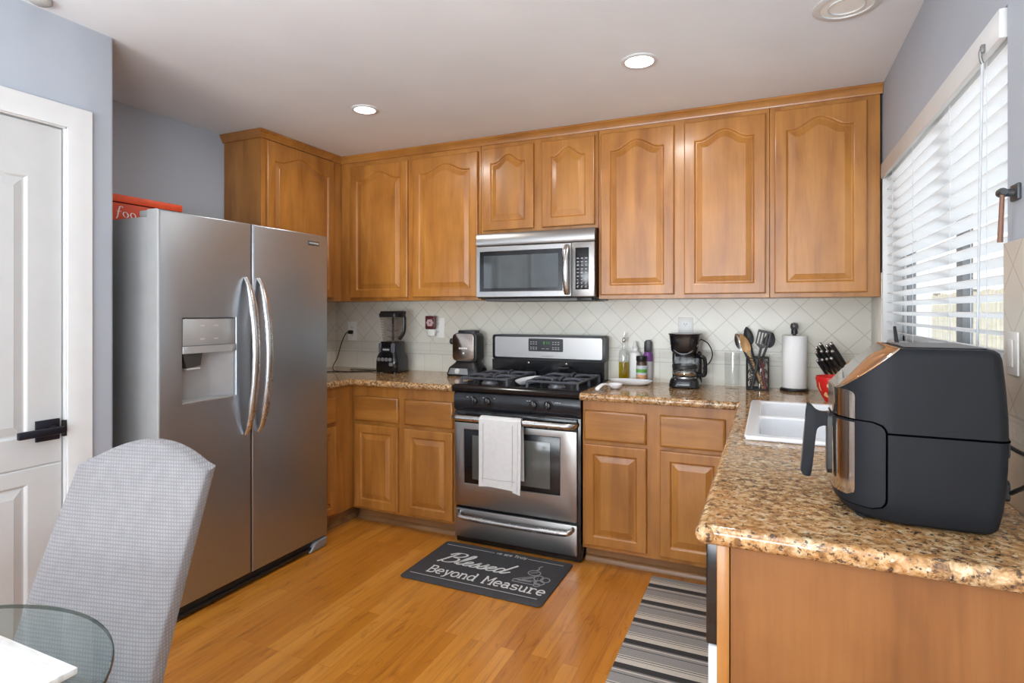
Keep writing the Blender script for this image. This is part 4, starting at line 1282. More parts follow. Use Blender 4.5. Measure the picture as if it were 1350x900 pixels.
for st in ([(0, 0.1), (0.9, 0.75), (1.0, 0.25), (0, 0.1)], [(0, 0.1), (0, -0.1), (1.0, -0.1), (1.0, 0.25)], arc(0.62, 0.95, 0.28, 0.24, 0, 360, 18), arc(0.98, 0.55, 0.20, 0.24, 0, 360, 14), arc(1.30, 0.50, 0.2, 0.22, 0, 360, 14),
           arc(1.15, 0.18, 0.22, 0.2, 0, 360, 14), arc(1.12, -0.05, 0.14, 0.14, 0, 360, 12), [(0.62, 1.2), (0.70, 1.38), (0.62, 1.5), (0.72, 1.7)], [(0.2, 0.05), (0.8, 0.12)], [(0.35, 0.2), (0.75, 0.5)], [(0.45, 0.9), (0.75, 1.05)]):
    g.ribbon([(ox + a * k, oy + b * k) for a, b in st], 0.0062, flat(MZ))
obj('pie_drawing', g, LGREY, mt)
r = thing('rug', 'grey striped runner rug on the floor beside the dishwasher', 'rug', (-0.325, 2.08, 0))
g = G(); g.box(-0.545, -0.095, 1.20, 2.965, 0.0006, 0.008, 0.003); obj('rug_pile', g, RUG, r)

# ================================================================== WALL OUTLETS
SLOT = plain('slot_dark', rgb(96, 93, 88), 0.6)
def outlet(label, x, z, w=0.076, h=0.125, name='wall_outlet'):
    r = thing(name, label, 'outlet', (x, 3.548, z), 0, 'wall outlets on the back wall')
    g = G(); g.box(x - w / 2, x + w / 2, 3.5425, 3.5478, z - h / 2, z + h / 2, 0.002); p = obj('cover_plate', g, PLATEW, r)
    for dz in (-0.028, 0.028):
        g = G(); g.prism(rr2(x - 0.017, x + 0.017, z + dz - 0.015, z + dz + 0.015, 0.010), 'y', 3.5405, 3.543)
        s_ = obj('socket', g, PLATEW, r)
        g = G(); g.box(x - 0.008, x - 0.0055, 3.5400, 3.5406, z + dz - 0.004, z + dz + 0.006); g.box(x + 0.0055, x + 0.008, 3.5400, 3.5406, z + dz - 0.004, z + dz + 0.006); g.box(x - 0.002, x + 0.002, 3.5400, 3.5406, z + dz - 0.011, z + dz - 0.007)
        obj('slots', g, SLOT, s_)
    return r
outlet('white outlet left of the blender with its black plug', -2.930, 1.198, 0.085, 0.145)
outlet('white outlet holding the dark red air freshener', -2.163, 1.232, 0.10, 0.14)
outlet('white outlet on the tiles above the coffee maker', -0.457, 1.245, 0.085, 0.135)
r = thing('air_freshener', 'dark red square plug-in air freshener with a pale flower', 'air freshener', (-2.185, 3.52, 1.25))
g = G(); g.box(-2.233, -2.153, 3.480, 3.500, 1.222, 1.316, 0.006, 3); fr_ = obj('cover', g, plain('maroon_plastic', rgb(92, 38, 42), 0.35), r)
g = G()
for i in range(6):
    a = PI / 3 * i
    oc = (-2.193 + 0.017 * math.cos(a), 1.268 + 0.017 * math.sin(a))
    g.prism([(oc[0] + 0.010 * math.cos(b) * 1.3, oc[1] + 0.010 * math.sin(b)) for b in [2 * PI * j / 10 for j in range(10)]], 'y', 3.4788 - i * 1e-4, 3.4802)
obj('flower', g, plain('pale_flower', rgb(196, 170, 172), 0.5), fr_)
g = G(); g.box(-2.222, -2.160, 3.488, 3.512, 1.172, 1.224, 0.010, 3); g.box(-2.205, -2.17, 3.512, 3.5395, 1.19, 1.235, 0.003); obj('refill_base', g, PLATEW, r)
# ================================================================== BLENDER
r = thing('blender', 'tall black countertop blender with a clear pitcher in the left corner', 'blender', (-2.425, 3.36, 0.92))
bx_, by_ = -2.425, 3.36
def rsq(cx, cy, a, b, z, rad, n=5):
    return rrect(cx - a, cx + a, cy - b, cy + b, rad, z, n)
def bsq(cx, cy, a, b, z, rad):
    return rsq(cx, cy, a * .89, b * .86, z, rad * .85)
g = G()
g.loft([bsq(bx_, by_, .092, .095, .926, .03), bsq(bx_, by_, .100, .100, .935, .035), bsq(bx_, by_, .100, .100, 1.0, .035), bsq(bx_, by_, .094, .096, 1.035, .035), bsq(bx_, by_, .078, .085, 1.065, .03), bsq(bx_, by_, .076, .082, 1.125, .03), bsq(bx_, by_, .070, .076, 1.138, .03)])
for dx in (-.07, .07):
    for dy in (-.07, .07):
        g.lathe([(0.014, 0.9205), (0.012, 0.930)], (bx_ + dx, by_ + dy, 0), 12)
bb = obj('motor_base', g, BLACK, r)
g = G()
for i in range(4):
    x = bx_ - 0.064 + i * 0.031
    g.prism(rr2(x, x + 0.025, 1.004, 1.028, 0.008), 'y', by_ - 0.0895, by_ - 0.083, 0.001, 1)
g.prism(rr2(bx_ + 0.034, bx_ + 0.064, 0.972, 0.996, 0.008), 'y', by_ - 0.0895, by_ - 0.083, 0.001, 1)
obj('buttons', g, plain('silver_button', rgb(150, 150, 152), 0.3, 0.5), bb)
g = G(); g.prism(rr2(bx_ - .044, bx_ + .040, 1.068, 1.098, 0.004), 'y', by_ - 0.0745, by_ - 0.066); lb = obj('logo_plate', g, BLACKP, bb)
g = G()
for i in range(5):
    g.box(bx_ - 0.026 + i * 0.011, bx_ - 0.018 + i * 0.011, by_ - 0.0752, by_ - 0.0744, 1.078, 1.089)
obj('logo_marks', g, plain('logo_white', rgb(190, 190, 190), 0.5), lb)
LATCH = plain('grey_latch', rgb(96, 96, 104), 0.3)
for s_ in (-1, 1):
    g = G(); g.prism(rr2(bx_ + s_ * 0.052 - 0.012, bx_ + s_ * 0.052 + 0.012, 1.062, 1.128, 0.006), 'y', by_ - 0.073, by_ - 0.058, 0.002, 1)
    obj('latch', g, LATCH, bb)
g = G()
g.loft([bsq(bx_, by_, .060, .064, 1.139, .025), bsq(bx_, by_, .068, .070, 1.20, .025), bsq(bx_, by_, .078, .076, 1.314, .022), bsq(bx_, by_, .075, .073, 1.314, .022), bsq(bx_, by_, .065, .067, 1.20, .025), bsq(bx_, by_, .057, .061, 1.143, .025)], True, True)
pt = obj('pitcher', g, JAR, r)
g = G()
for i in range(7):
    z = 1.175 + i * 0.018
    g.box(bx_ - 0.052, bx_ - 0.030, by_ - 0.0630 - .0028 * i / 6 - .003, by_ - 0.0615, z, z + 0.0016)
obj('scale_marks', g, LWHITE, pt)
g = G(); g.tube([(bx_ + .005, by_, 1.144), (bx_ + .005, by_, 1.315)], 0.008, 10)
for i, z in enumerate((1.16, 1.205, 1.25, 1.29)):
    a = i * 1.1; g.loft([[(bx_ + .005 + q * math.cos(a) - w_ * math.sin(a), by_ + q * math.sin(a) + w_ * math.cos(a), z + h_ + q * .25 * (1 if q > 0 else -1)) for w_, h_ in ((-.007, 0), (.007, 0), (.007, .002), (-.007, .002))] for q in (-.045, 0, .045)])
obj('blade_shaft', g, BLACKP, r)
g = G(); g.loft([bsq(bx_, by_, .080, .078, 1.308, .02), bsq(bx_, by_, .082, .080, 1.330, .02), bsq(bx_, by_, .078, .076, 1.337, .02)])
g.box(bx_ - 0.086, bx_ + 0.098, by_ - 0.03, by_ + 0.03, 1.334, 1.350, 0.006)
obj('lid', g, BLACKP, r)
g = G(); g.tube(smooth_path([(bx_ + .07, by_, 1.318), (bx_ + .096, by_, 1.31), (bx_ + .100, by_, 1.285), (bx_ + .098, by_, 1.22), (bx_ + .085, by_, 1.185), (bx_ + .060, by_, 1.155)], 5), 0.012, 10, up=(0, 1, 0), flat=1.4); obj('pitcher_handle', g, BLACKP, pt)
g = G()
g.tube(smooth_path([(-2.930, 3.530, 1.190), (-2.955, 3.500, 1.180), (-2.975, 3.47, 1.10), (-2.985, 3.44, 1.00), (-2.955, 3.36, 0.945), (-2.87, 3.27, 0.9238), (-2.78, 3.23, 0.9236), (-2.67, 3.28, 0.9238), (-2.58, 3.33, 0.9238), (-2.525, 3.35, 0.935)], 7), 0.0034, 8)
g.tube(smooth_path([(-2.68, 3.275, 0.9238), (-2.78, 3.34, 0.9285), (-2.72, 3.40, 0.9238), (-2.60, 3.40, 0.9238)], 6), 0.0030, 8)
g.tube(smooth_path([(-2.80, 3.24, 0.9238), (-2.86, 3.15, 0.9238), (-2.91, 3.05, 0.9238)], 5), 0.0030, 8)
o = obj('power_cord', g, CORD, r)
g = G(); g.box(-2.945, -2.915, 3.505, 3.5395, 1.176, 1.204, 0.006); obj('plug', g, CORD, r)

# ================================================================== WAFFLE MAKER
wx, wy = -1.852, 3.41
r = thing('waffle_maker', 'upright steel-fronted waffle maker on the counter just left of the range', 'waffle maker', (wx, wy, 0.92))
g = G()
g.loft([rsq(wx, wy, .118, .085, .9215, .03), rsq(wx, wy, .122, .088, .93, .03), rsq(wx, wy, .110, .078, .975, .03), rsq(wx + .005, wy + .006, .085, .055, 1.005, .03), rsq(wx + .005, wy + .008, .075, .045, 1.03, .03)])
ba = obj('base', g, BLACKP, r)
g = G()
for (ax, bx2, az, bz) in ((wx - .098, wx + .05, .934, .972),):
    g.loft([[(ax, wy - .0905, az), (bx2, wy - .0905, az), (bx2 - .006, wy - .0815, bz), (ax + .012, wy - .0815, bz)], [(ax, wy - .084, az), (bx2, wy - .084, az), (bx2 - .006, wy - .074, bz), (ax + .012, wy - .074, bz)]])
obj('base_panel', g, STEEL, ba)
g = G(); g.lathe([(0.017, 0), (0.017, -0.010), (0.013, -0.014)], (wx - .03, wy - .083, .954), 20, 'y'); obj('dial', g, plain('bright_dial', rgb(225, 225, 225), 0.2), ba)
g = G(); g.prism(rr2(wx - .080, wx + .092, 1.015, 1.205, .025), 'y', wy - .045, wy + .055, .012, 3); hd = obj('plate_housing', g, BLACKP, r)
g = G(); g.prism(rr2(wx - .082, wx + .078, 1.022, 1.200, .022), 'y', wy - .058, wy - .043, .008, 3); fp = obj('front_plate', g, plain('dark_steel', rgb(150, 138, 130), 0.22, 1.0), hd)
g = G()
for i in range(5):
    g.box(wx - .034 + i * .0135, wx - .025 + i * .0135, wy - .0592, wy - .0582, 1.098, 1.109)
g.box(wx - .006, wx + .006, wy - .0592, wy - .0582, 1.066, 1.078)
obj('plate_marks', g, LWHITE, fp)
g = G(); g.prism(rr2(wx - .055, wx + .072, 1.200, 1.222, .006), 'y', wy - .03, wy + .035, .003); obj('fill_spout', g, BLACKP, r)
g = G(); g.lathe([(0.016, -.125), (0.021, -.120), (0.021, -.100), (0.012, -.085), (0.012, -.078)], (wx, wy - .01, 1.146), 18, 'x'); obj('handle_knob', g, BLACKP, r)
g = G(); g.tube(smooth_path([(wx + .112, wy - .03, .955), (wx + .118, wy, .975), (wx + .118, wy + .03, .965), (wx + .09, wy + .05, .99)], 5), .006, 8); obj('side_catch', g, BLACKP, r)

# ================================================================== BOTTLES AND DISHES RIGHT OF THE RANGE
PX_, PY_ = -0.742, 3.358
g = G(); oval_dish(g, (PX_, PY_, 0.9205), 0.128, 0.066, [(k, z * 1.5) for k, z in DISH]); tag(obj('oval_plate', g, PORC), 'white oval dish on the granite in front of the oil bottle', 'dish')
r = thing('porcelain_spoon', 'white porcelain spoon with a bent handle at the counter edge beside the range', 'spoon', (-0.80, 3.12, 0.92))
g = G(); oval_dish(g, (-0.785, 3.16, 0.9205), 0.040, 0.055, [(k, z * 1.35) for k, z in DISH], 0.3); obj('spoon_bowl', g, PORC, r)
g = G(); g.tube(smooth_path([(-0.802, 3.118, 0.938), (-0.815, 3.085, 0.950), (-0.826, 3.045, 0.953), (-0.836, 3.005, 0.943), (-0.842, 2.985, 0.931)], 5), [0.012, 0.011, 0.0105, 0.0105, 0.0105, 0.0105, 0.0105, 0.0105, 0.0105, 0.011, 0.0115, 0.012, 0.012, 0.0125, 0.013, 0.013, 0.0135, 0.0135, 0.0135, 0.013, 0.0085], 12, flat=0.6); obj('spoon_handle', g, PORC, r)

ox, oy = -0.815, 3.500
r = thing('oil_bottle', 'clear glass bottle half full of yellow-green oil', 'bottle', (ox, oy, 0.92))
def lathe_obj(name, prof, c, m, parent, seg=28, **kw):
    g = G(); g.lathe(prof, c, seg, **kw); return obj(name, g, m, parent)
lathe_obj('bottle_glass', [(0.030, .9206), (0.033, .926), (0.033, 1.085), (0.029, 1.108), (0.013, 1.125), (0.011, 1.16), (0.013, 1.165), (0.013, 1.172), (0.009, 1.172), (0.009, 1.128), (0.027, 1.106), (0.031, 1.083), (0.031, .93), (0.02, .926)], (ox, oy, 0), GLASS, r)
lathe_obj('oil', [(0.028, .928), (0.0302, .931), (0.0302, 1.038), (0.0300, 1.039)], (ox, oy, 0), OIL, r)
g = G(); g.lathe([(0.0088, 1.160), (0.0105, 1.173), (0.010, 1.180), (0.005, 1.188), (0.0045, 1.205)], (ox, oy, 0), 16); g.tube([(ox, oy, 1.203), (ox + .006, oy, 1.222)], [0.0042, 0.0032], 10); obj('pour_spout', g, CHROME, r)
wx2, wy2 = -0.748, 3.512
r = thing('squeeze_bottle', 'white plain plastic bottle standing behind the spice jar', 'bottle', (wx2, wy2, 0.92))
lathe_obj('bottle_body', [(0.033, .9206), (0.036, .926), (0.036, 1.075), (0.033, 1.095), (0.017, 1.108), (0.015, 1.112)], (wx2, wy2, 0), PLATEW, r)
lathe_obj('cap', [(0.018, 1.112), (0.018, 1.130), (0.011, 1.134), (0.007, 1.155), (0.0055, 1.166)], (wx2, wy2, 0), PLATEW, r)
jx, jy = -0.699, 3.458
r = thing('spice_jar', 'small spice jar with a black lid and green and brown label', 'jar', (jx, jy, 0.92))
lathe_obj('jar_body', [(0.029, .9206), (0.031, .925), (0.031, 1.040), (0.028, 1.050), (0.026, 1.056)], (jx, jy, 0), plain('dark_spice', rgb(78, 58, 44), 0.3, var=0.2, scale=60), r)
lathe_obj('label', [(0.0315, .945), (0.0318, .946), (0.0318, 1.026), (0.0315, 1.027)], (jx, jy, 0), None or plain('grey_label', rgb(186, 190, 196), 0.5), r, cap=False)
lathe_obj('label_band', [(0.0319, .985), (0.0322, .986), (0.0322, 1.005), (0.0319, 1.006)], (jx, jy, 0), plain('green_label', rgb(96, 158, 60), 0.5), r, cap=False)
lathe_obj('label_picture', [(0.0319, .946), (0.0322, .947), (0.0322, .972), (0.0319, .973)], (jx, jy, 0), plain('tan_label', rgb(190, 140, 96), 0.5, var=0.3, scale=80), r, cap=False)
lathe_obj('lid', [(0.031, 1.052), (0.0325, 1.054), (0.0325, 1.080), (0.030, 1.083)], (jx, jy, 0), BLACKP, r)
qx, qy = -0.672, 3.515
r = thing('seasoning_bottle', 'slim purple and white bottle with a black grinder cap', 'bottle', (qx, qy, 0.92))
lathe_obj('bottle_body', [(0.024, .9206), (0.027, .925), (0.027, 1.03), (0.026, 1.05)], (qx, qy, 0), plain('frosted_bottle', rgb(192, 188, 190), 0.35), r)
lathe_obj('purple_sleeve', [(0.0262, 1.048), (0.028, 1.050), (0.027, 1.085), (0.021, 1.105)], (qx, qy, 0), plain('purple_sleeve', rgb(124, 70, 142), 0.45), r)
g = G(); g.prism([(qx - .022, 1.104), (qx + .022, 1.104), (qx + .020, 1.165), (qx + .006, 1.178), (qx + .002, 1.166), (qx - .006, 1.178), (qx - .020, 1.165)], 'y', qy - .017, qy + .017, .004); obj('grinder_cap', g, BLACKP, r)

# ================================================================== COFFEE MAKER
cx, cy = -0.438, 3.385
r = thing('coffee_maker', 'small black drip coffee maker with a glass carafe', 'coffee maker', (cx, cy, 0.92))
g = G(); g.loft([rsq(cx, cy, .080, .092, .9206, .05), rsq(cx, cy, .084, .096, .930, .05), rsq(cx, cy, .078, .09, .962, .05), rsq(cx, cy, .072, .084, .975, .05)]); g.box(cx - .082, cx + .082, cy + .055, cy + .105, .93, 1.12, .015, 3); obj('base', g, BLACK, r)
lathe_obj('warming_plate', [(0.062, .974), (0.062, .981), (0.055, .983)], (cx, cy - .01, 0), STEELD, r)
g = G(); g.loft([rsq(cx, cy + .01, .064, .082, 1.112, .045), rsq(cx, cy + .01, .074, .092, 1.130, .05), rsq(cx, cy + .01, .080, .096, 1.19, .05), rsq(cx, cy + .01, .083, .098, 1.215, .05), rsq(cx, cy + .01, .087, .10, 1.219, .05), rsq(cx, cy + .01, .087, .10, 1.224, .05)]); fbk = obj('filter_basket', g, BLACK, r)
g = G(); g.tube(smooth_path([(cx - .075, cy - .05, 1.165), (cx - .03, cy - .082, 1.118), (cx + .03, cy - .082, 1.118), (cx + .075, cy - .05, 1.165)], 6), .0035, 8); obj('basket_rim', g, plain('grey_rim', rgb(110, 112, 114), 0.3), fbk)
cf = lathe_obj('carafe', [(0.050, .9835), (0.062, .990), (0.070, 1.02), (0.068, 1.05), (0.055, 1.085), (0.052, 1.098), (0.048, 1.098), (0.051, 1.085), (0.064, 1.05), (0.066, 1.02), (0.058, .993), (0.02, .988)], (cx, cy - .01, 0), GLASS, r)
lathe_obj('carafe_lid', [(0.053, 1.094), (0.056, 1.098), (0.054, 1.108), (0.02, 1.110)], (cx, cy - .01, 0), BLACKP, cf)
lathe_obj('carafe_band', [(0.0695, 1.028), (0.0712, 1.030), (0.0705, 1.046), (0.0690, 1.048)], (cx, cy - .01, 0), BLACKP, cf, cap=False)
lathe_obj('steel_band', [(0.0605, .9905), (0.0635, .9915), (0.0668, 1.002), (0.0655, 1.004)], (cx, cy - .01, 0), CHROME, cf, cap=False)
g = G(); g.tube(smooth_path([(cx + .05, cy - .01, 1.098), (cx + .085, cy - .03, 1.098), (cx + .108, cy - .035, 1.085), (cx + .112, cy - .035, 1.03), (cx + .105, cy - .035, .995), (cx + .066, cy - .015, 1.0)], 6), .011, 10, up=(0, 1, 0), flat=1.2); obj('carafe_handle', g, BLACK, cf)
g = G(); g.tube(smooth_path([(cx + .075, cy + .07, 1.19), (cx + .115, cy + .085, 1.165), (cx + .138, cy + .09, 1.11), (cx + .125, cy + .095, 1.06), (cx + .085, cy + .09, 1.02)], 8), .0035, 8); obj('power_cord', g, CORD, r)
# clear tumbler
tx, ty = -0.192, 3.43
g = G(); g.lathe([(0.036, .9206), (0.038, .924), (0.041, 1.117), (0.0392, 1.117), (0.0364, .942), (0.002, .940)], (tx, ty, 0), 32); tag(obj('drinking_glass', g, GLASS), 'clear empty glass tumbler beside the utensil holder', 'glass')

# ================================================================== UTENSIL HOLDER
hx, hy_ = -0.062, 3.455
r = thing('utensil_holder', 'black scrolled wire utensil holder on the counter left of the paper towels', 'utensil holder', (hx, hy_, 0.92))
g = G(); a = 0.054
for z in (.9245, 1.094):
    g.tube([(hx - a, hy_ - a, z), (hx + a, hy_ - a, z), (hx + a, hy_ + a, z), (hx - a, hy_ + a, z)], .0038, 8, closed=True, up=(0, 0, 1))
for dx in (-a, a):
    for dy in (-a, a):
        g.tube([(hx + dx, hy_ + dy, .9245), (hx + dx, hy_ + dy, 1.094)], .004, 8)
g.box(hx - a, hx + a, hy_ - a, hy_ + a, .922, .925)
obj('wire_frame', g, BLACKM, r)
g = G()
def scroll(cx_, cz, R, sgn, turns=1.4):
    return [(cx_ + sgn * R * (1 - t / 24 * .75) * math.cos(t / 24 * turns * 2 * PI), cz + R * (1 - t / 24 * .75) * math.sin(t / 24 * turns * 2 * PI)) for t in range(25)]
for face in range(4):
    for sg in (-1, 1):
        for cz, R in ((1.06, .022), (0.96, .022), (1.008, .020)):
            pts = scroll(sg * .028, cz, R, sg)
            if face == 0: p3 = [(hx + u, hy_ - a, z) for u, z in pts]
            elif face == 1: p3 = [(hx + u, hy_ + a, z) for u, z in pts]
            elif face == 2: p3 = [(hx - a, hy_ + u, z) for u, z in pts]
            else: p3 = [(hx + a, hy_ + u, z) for u, z in pts]
            g.tube(p3, .0024, 6)
obj('scrollwork', g, plain('dark_scroll_wire', rgb(50, 40, 40), 0.5), r)
def utensil(name, label, foot, top, m, head, cat, hm=None, hw=0.0, hl=0.0):
    """a handle from foot to top carrying a head; head 'spoon' is a shallow oval bowl, 'turner' a slotted blade"""
    foot, top = Vector(foot), Vector(top)
    d = (top - foot).normalized()
    side = Vector((1, 0, 0)); side = (side - d * side.dot(d)).normalized()
    nrm = side.cross(d)
    r = thing(name, label, cat, tuple(foot))
    L_ = (top - foot).length - hl
    e = foot + d * L_
    g = G(); g.tube([foot, foot + d * L_ * .5, e + d * 0.008], [.0065, .006, .0045], 10, up=tuple(side), flat=1.25); obj('handle', g, m, r)
    g = G()
    if head == 'spoon':
        rings = []
        for i in range(13):
            t = i / 12
            w = hw * math.sin(PI * (0.06 + 0.94 * t) ** 0.8) ** .6 if i < 12 else hw * .08
            c = e + d * (hl * t)
            dep = -.010 * math.sin(PI * t)
            ring = []
            for k in range(9):
                q = -1 + 2 * k / 8
                ring.append(c + side * (q * w) + nrm * (dep * (1 - q * q) + .0012))
            for k in range(8, -1, -1):
                q = -1 + 2 * k / 8
                ring.append(c + side * (q * w) + nrm * (dep * (1 - q * q) - .0012))
            rings.append([tuple(p) for p in ring])
        g.loft(rings)
    else:
        def P(u, v, h):
            return tuple(e + side * u + d * v + nrm * h)
        nb = 4; sl = hl * .22
        pts_lo = [(-.006, 0), (.006, 0), (hw, sl), (-hw, sl)]
        g.loft([[P(u, v, -.001) for u, v in pts_lo], [P(u, v, .001) for u, v in pts_lo]])
        bw = hw * 2 / (nb * 2 + 1)
        for k in range(nb + 1):
            u0 = -hw + k * 2 * bw
            q = [(u0, sl), (u0 + bw, sl), (u0 + bw, hl * .86), (u0, hl * .86)]
            g.loft([[P(u, v, -.001) for u, v in q], [P(u, v, .001) for u, v in q]])
        q = [(-hw, hl * .86), (hw, hl * .86), (hw * .96, hl), (-hw * .96, hl)]
        g.loft([[P(u, v, -.001) for u, v in q], [P(u, v, .001) for u, v in q]])
    obj('head', g, hm or m, r)
    return r
DKN = plain('dark_nylon', rgb(48, 48, 50), 0.5)
utensil('cooking_spoon', 'dark oval cooking spoon, tallest at the back of the wire holder', (hx + .015, hy_ + .03, .926), (hx - .060, hy_ + .045, 1.262), DKN, 'spoon', 'spoon', None, .025, .10)
utensil('cooking_spoon', 'black and silver spoon leaning furthest left in the wire holder', (hx + .02, hy_ + .012, .926), (hx - .112, hy_ + .004, 1.225), DKN, 'spoon', 'spoon', STEELD, .027, .10)
utensil('wooden_spoon', 'light wooden spoon leaning left in the wire holder', (hx + .03, hy_ - .008, .926), (hx - .085, hy_ - .022, 1.222), WOODU, 'spoon', 'spoon', None, .024, .105)
utensil('slotted_turner', 'black slotted turner leaning right in the wire holder', (hx - .030, hy_ - .043, .926), (hx + .038, hy_ - .043, 1.245), DKN, 'turner', 'spatula', None, .034, .10)
utensil('ladle', 'black round ladle spoon behind the slotted turner', (hx - .035, hy_ + .02, .926), (hx + .075, hy_ + .02, 1.232), DKN, 'spoon', 'ladle', None, .030, .085)
utensil('cooking_tongs', 'silver handled utensil standing upright inside the wire holder', (hx + .01, hy_ + .0, .926), (hx + .022, hy_ - .01, 1.09), STEELD, 'spoon', 'utensil', None, .012, .05)
utensil('serving_spoon', 'short red handled utensil on the right inside the wire holder', (hx + .040, hy_ - .042, .926), (hx + .018, hy_ - .035, 1.085), plain('dark_red_plastic', rgb(120, 44, 44), 0.4), 'spoon', 'utensil', None, .010, .05)

# ================================================================== PAPER TOWEL
tx, ty = 0.121, 3.470
r = thing('paper_towel_holder', 'black upright paper towel holder with a round base and knob', 'paper towel holder', (tx, ty, 0.92))
lathe_obj('base', [(0.070, .9206), (0.072, .924), (0.071, .932), (0.066, .936), (0.012, .937)], (tx, ty, 0), BLACKP, r, 36)
lathe_obj('rod', [(0.009, .936), (0.009, 1.225), (0.016, 1.227), (0.016, 1.250)], (tx, ty, 0), BLACKP, r)
lathe_obj('knob', [(0.014, 1.250), (0.0195, 1.258), (0.021, 1.270), (0.017, 1.283), (0.004, 1.288)], (tx, ty, 0), plain('glossy_knob', rgb(70, 70, 72), 0.1), r)
g = G(); g.lathe([(0.022, .9375), (0.060, .9375), (0.061, .94), (0.0605, 1.215), (0.059, 1.218), (0.022, 1.218), (0.020, 1.216), (0.020, .94)], (tx, ty, 0), 40)
tag(obj('paper_towel_roll', g, PAPER), 'full white paper towel roll on the black holder', 'paper towels')

# ================================================================== KNIFE BLOCK
r = thing('knife_block', 'light wooden knife block between the paper towels and the fryer', 'knife block', (0.34, 3.38, 0.92))
ax_ = Vector((-.50, -.30, .81)).normalized()      # the way the knives point out of the block
sd = Vector((.85, -.30, 0)).normalized(); sd = (sd - ax_ * sd.dot(ax_)).normalized()
up_ = ax_.cross(sd)
if up_.z < 0: up_ = -up_
kc = Vector((0.305, 3.33, 1.050))                   # middle of the slotted face
g = G()
bl = []
for t in (0, 1):
    c = kc - ax_ * (0.0 if t == 0 else 0.16)
    w, h = .052, .064
    bl.append([tuple(c + sd * (a_ * w) + up_ * (b_ * h)) for a_, b_ in ((-1, -1), (1, -1), (1, 1), (-1, 1))])
g.loft(bl)
bm_ = g.bm
bmesh.ops.bisect_plane(bm_, geom=bm_.verts[:] + bm_.edges[:] + bm_.faces[:], plane_co=(0, 0, .9206), plane_no=(0, 0, -1), clear_outer=True)
bmesh.ops.holes_fill(bm_, edges=[e for e in bm_.edges if e.is_boundary])
obj('block', g, BLOCKW, r)
def knife(label, a_, b_, ln, rad):
    p0 = kc + sd * a_ + up_ * b_
    r = thing('kitchen_knife', label, 'knife', tuple(p0), 0, 'knives in the wooden block')
    g = G()
    g.tube([p0 + ax_ * .0005, p0 + ax_ * .02, p0 + ax_ * (ln * .5), p0 + ax_ * (ln - .012), p0 + ax_ * ln], [rad * .8, rad, rad * 1.05, rad, rad * .85], 12, up=tuple(up_), flat=1.35)
    obj('handle', g, BLACKP, r)
    g = G(); g.tube([p0 + ax_ * ln, p0 + ax_ * (ln + .006), p0 + ax_ * (ln + .010)], [rad * 1.0, rad * 1.0, rad * .6], 12, up=tuple(up_), flat=1.35); obj('butt_cap', g, STEELD, r)
KL = [('top right knife of the block, long black handle with steel end', .034, .044, .125, .0095), ('second knife from the right in the top row of the block', .010, .046, .118, .0095),
      ('tall knife second from the left in the top row of the block', -.014, .042, .140, .0095), ('knife at the left end of the top row of the block', -.038, .040, .128, .009),
      ('middle row knife at the right of the block', .036, .008, .100, .0085), ('second knife from the right in the middle row of the block', .012, .010, .106, .0085), ('second knife from the left in the middle row of the block', -.012, .010, .114, .0085), ('middle row knife furthest left in the block', -.037, .006, .118, .0085),
      ('small steak knife at the right of the bottom row', .034, -.036, .085, .007), ('small steak knife second from right in the bottom row', .012, -.034, .087, .007), ('small steak knife second from left in the bottom row', -.010, -.034, .09, .007), ('small steak knife at the left of the bottom row', -.034, -.034, .092, .007)]
for q in KL:
    knife(*q)

# red patterned bowl
cx, cy = 0.285, 3.13
r = thing('bowl', 'red bowl with a cream pattern between the sink and the knife block', 'bowl', (cx, cy, 0.92))
lathe_obj('bowl_body', [(0.045, .9206), (0.048, .926), (0.062, .950), (0.080, .990), (0.086, 1.030), (0.083, 1.040), (0.080, 1.036), (0.076, .992), (0.058, .955), (0.02, .935)], (cx, cy, 0), plain('red_glaze', rgb(204, 34, 32), 0.2, var=0.1), r, 40)
def on_bowl(a, z):
    prof_ = [(.048, .926), (.062, .950), (.080, .990), (.086, 1.030)]
    for (r0, z0), (r1, z1) in zip(prof_, prof_[1:]):
        if z0 <= z <= z1:
            R = r0 + (r1 - r0) * (z - z0) / (z1 - z0); break
    return R
g = G()
for ca, cz, sa, sz in ((-1.75, 1.002, .30, .022), (-2.30, .955, .16, .012), (-2.6, .99, .05, .02), (-1.1, .96, .3, .02)):
    n = 10
    grid = [[None] * (n + 1) for _ in range(n + 1)]
    rings = []
    for ring in (1.0, .6, .2):
        pts = []
        for i in range(20):
            t = 2 * PI * i / 20
            wob = 1 + .25 * math.sin(3 * t + ca)
            A_ = ca + sa * ring * wob * math.cos(t); Z_ = cz + sz * ring * wob * math.sin(t)
            R = on_bowl(A_, max(.927, min(1.029, Z_))) + .0012
            pts.append((cx + R * math.cos(A_), cy + R * math.sin(A_), Z_))
        rings.append(pts)
    g.loft(rings, False, True)
o = obj('bowl_pattern', g, plain('cream_glaze', rgb(232, 196, 140), 0.25), r); o['label'] = 'cream coloured patches'

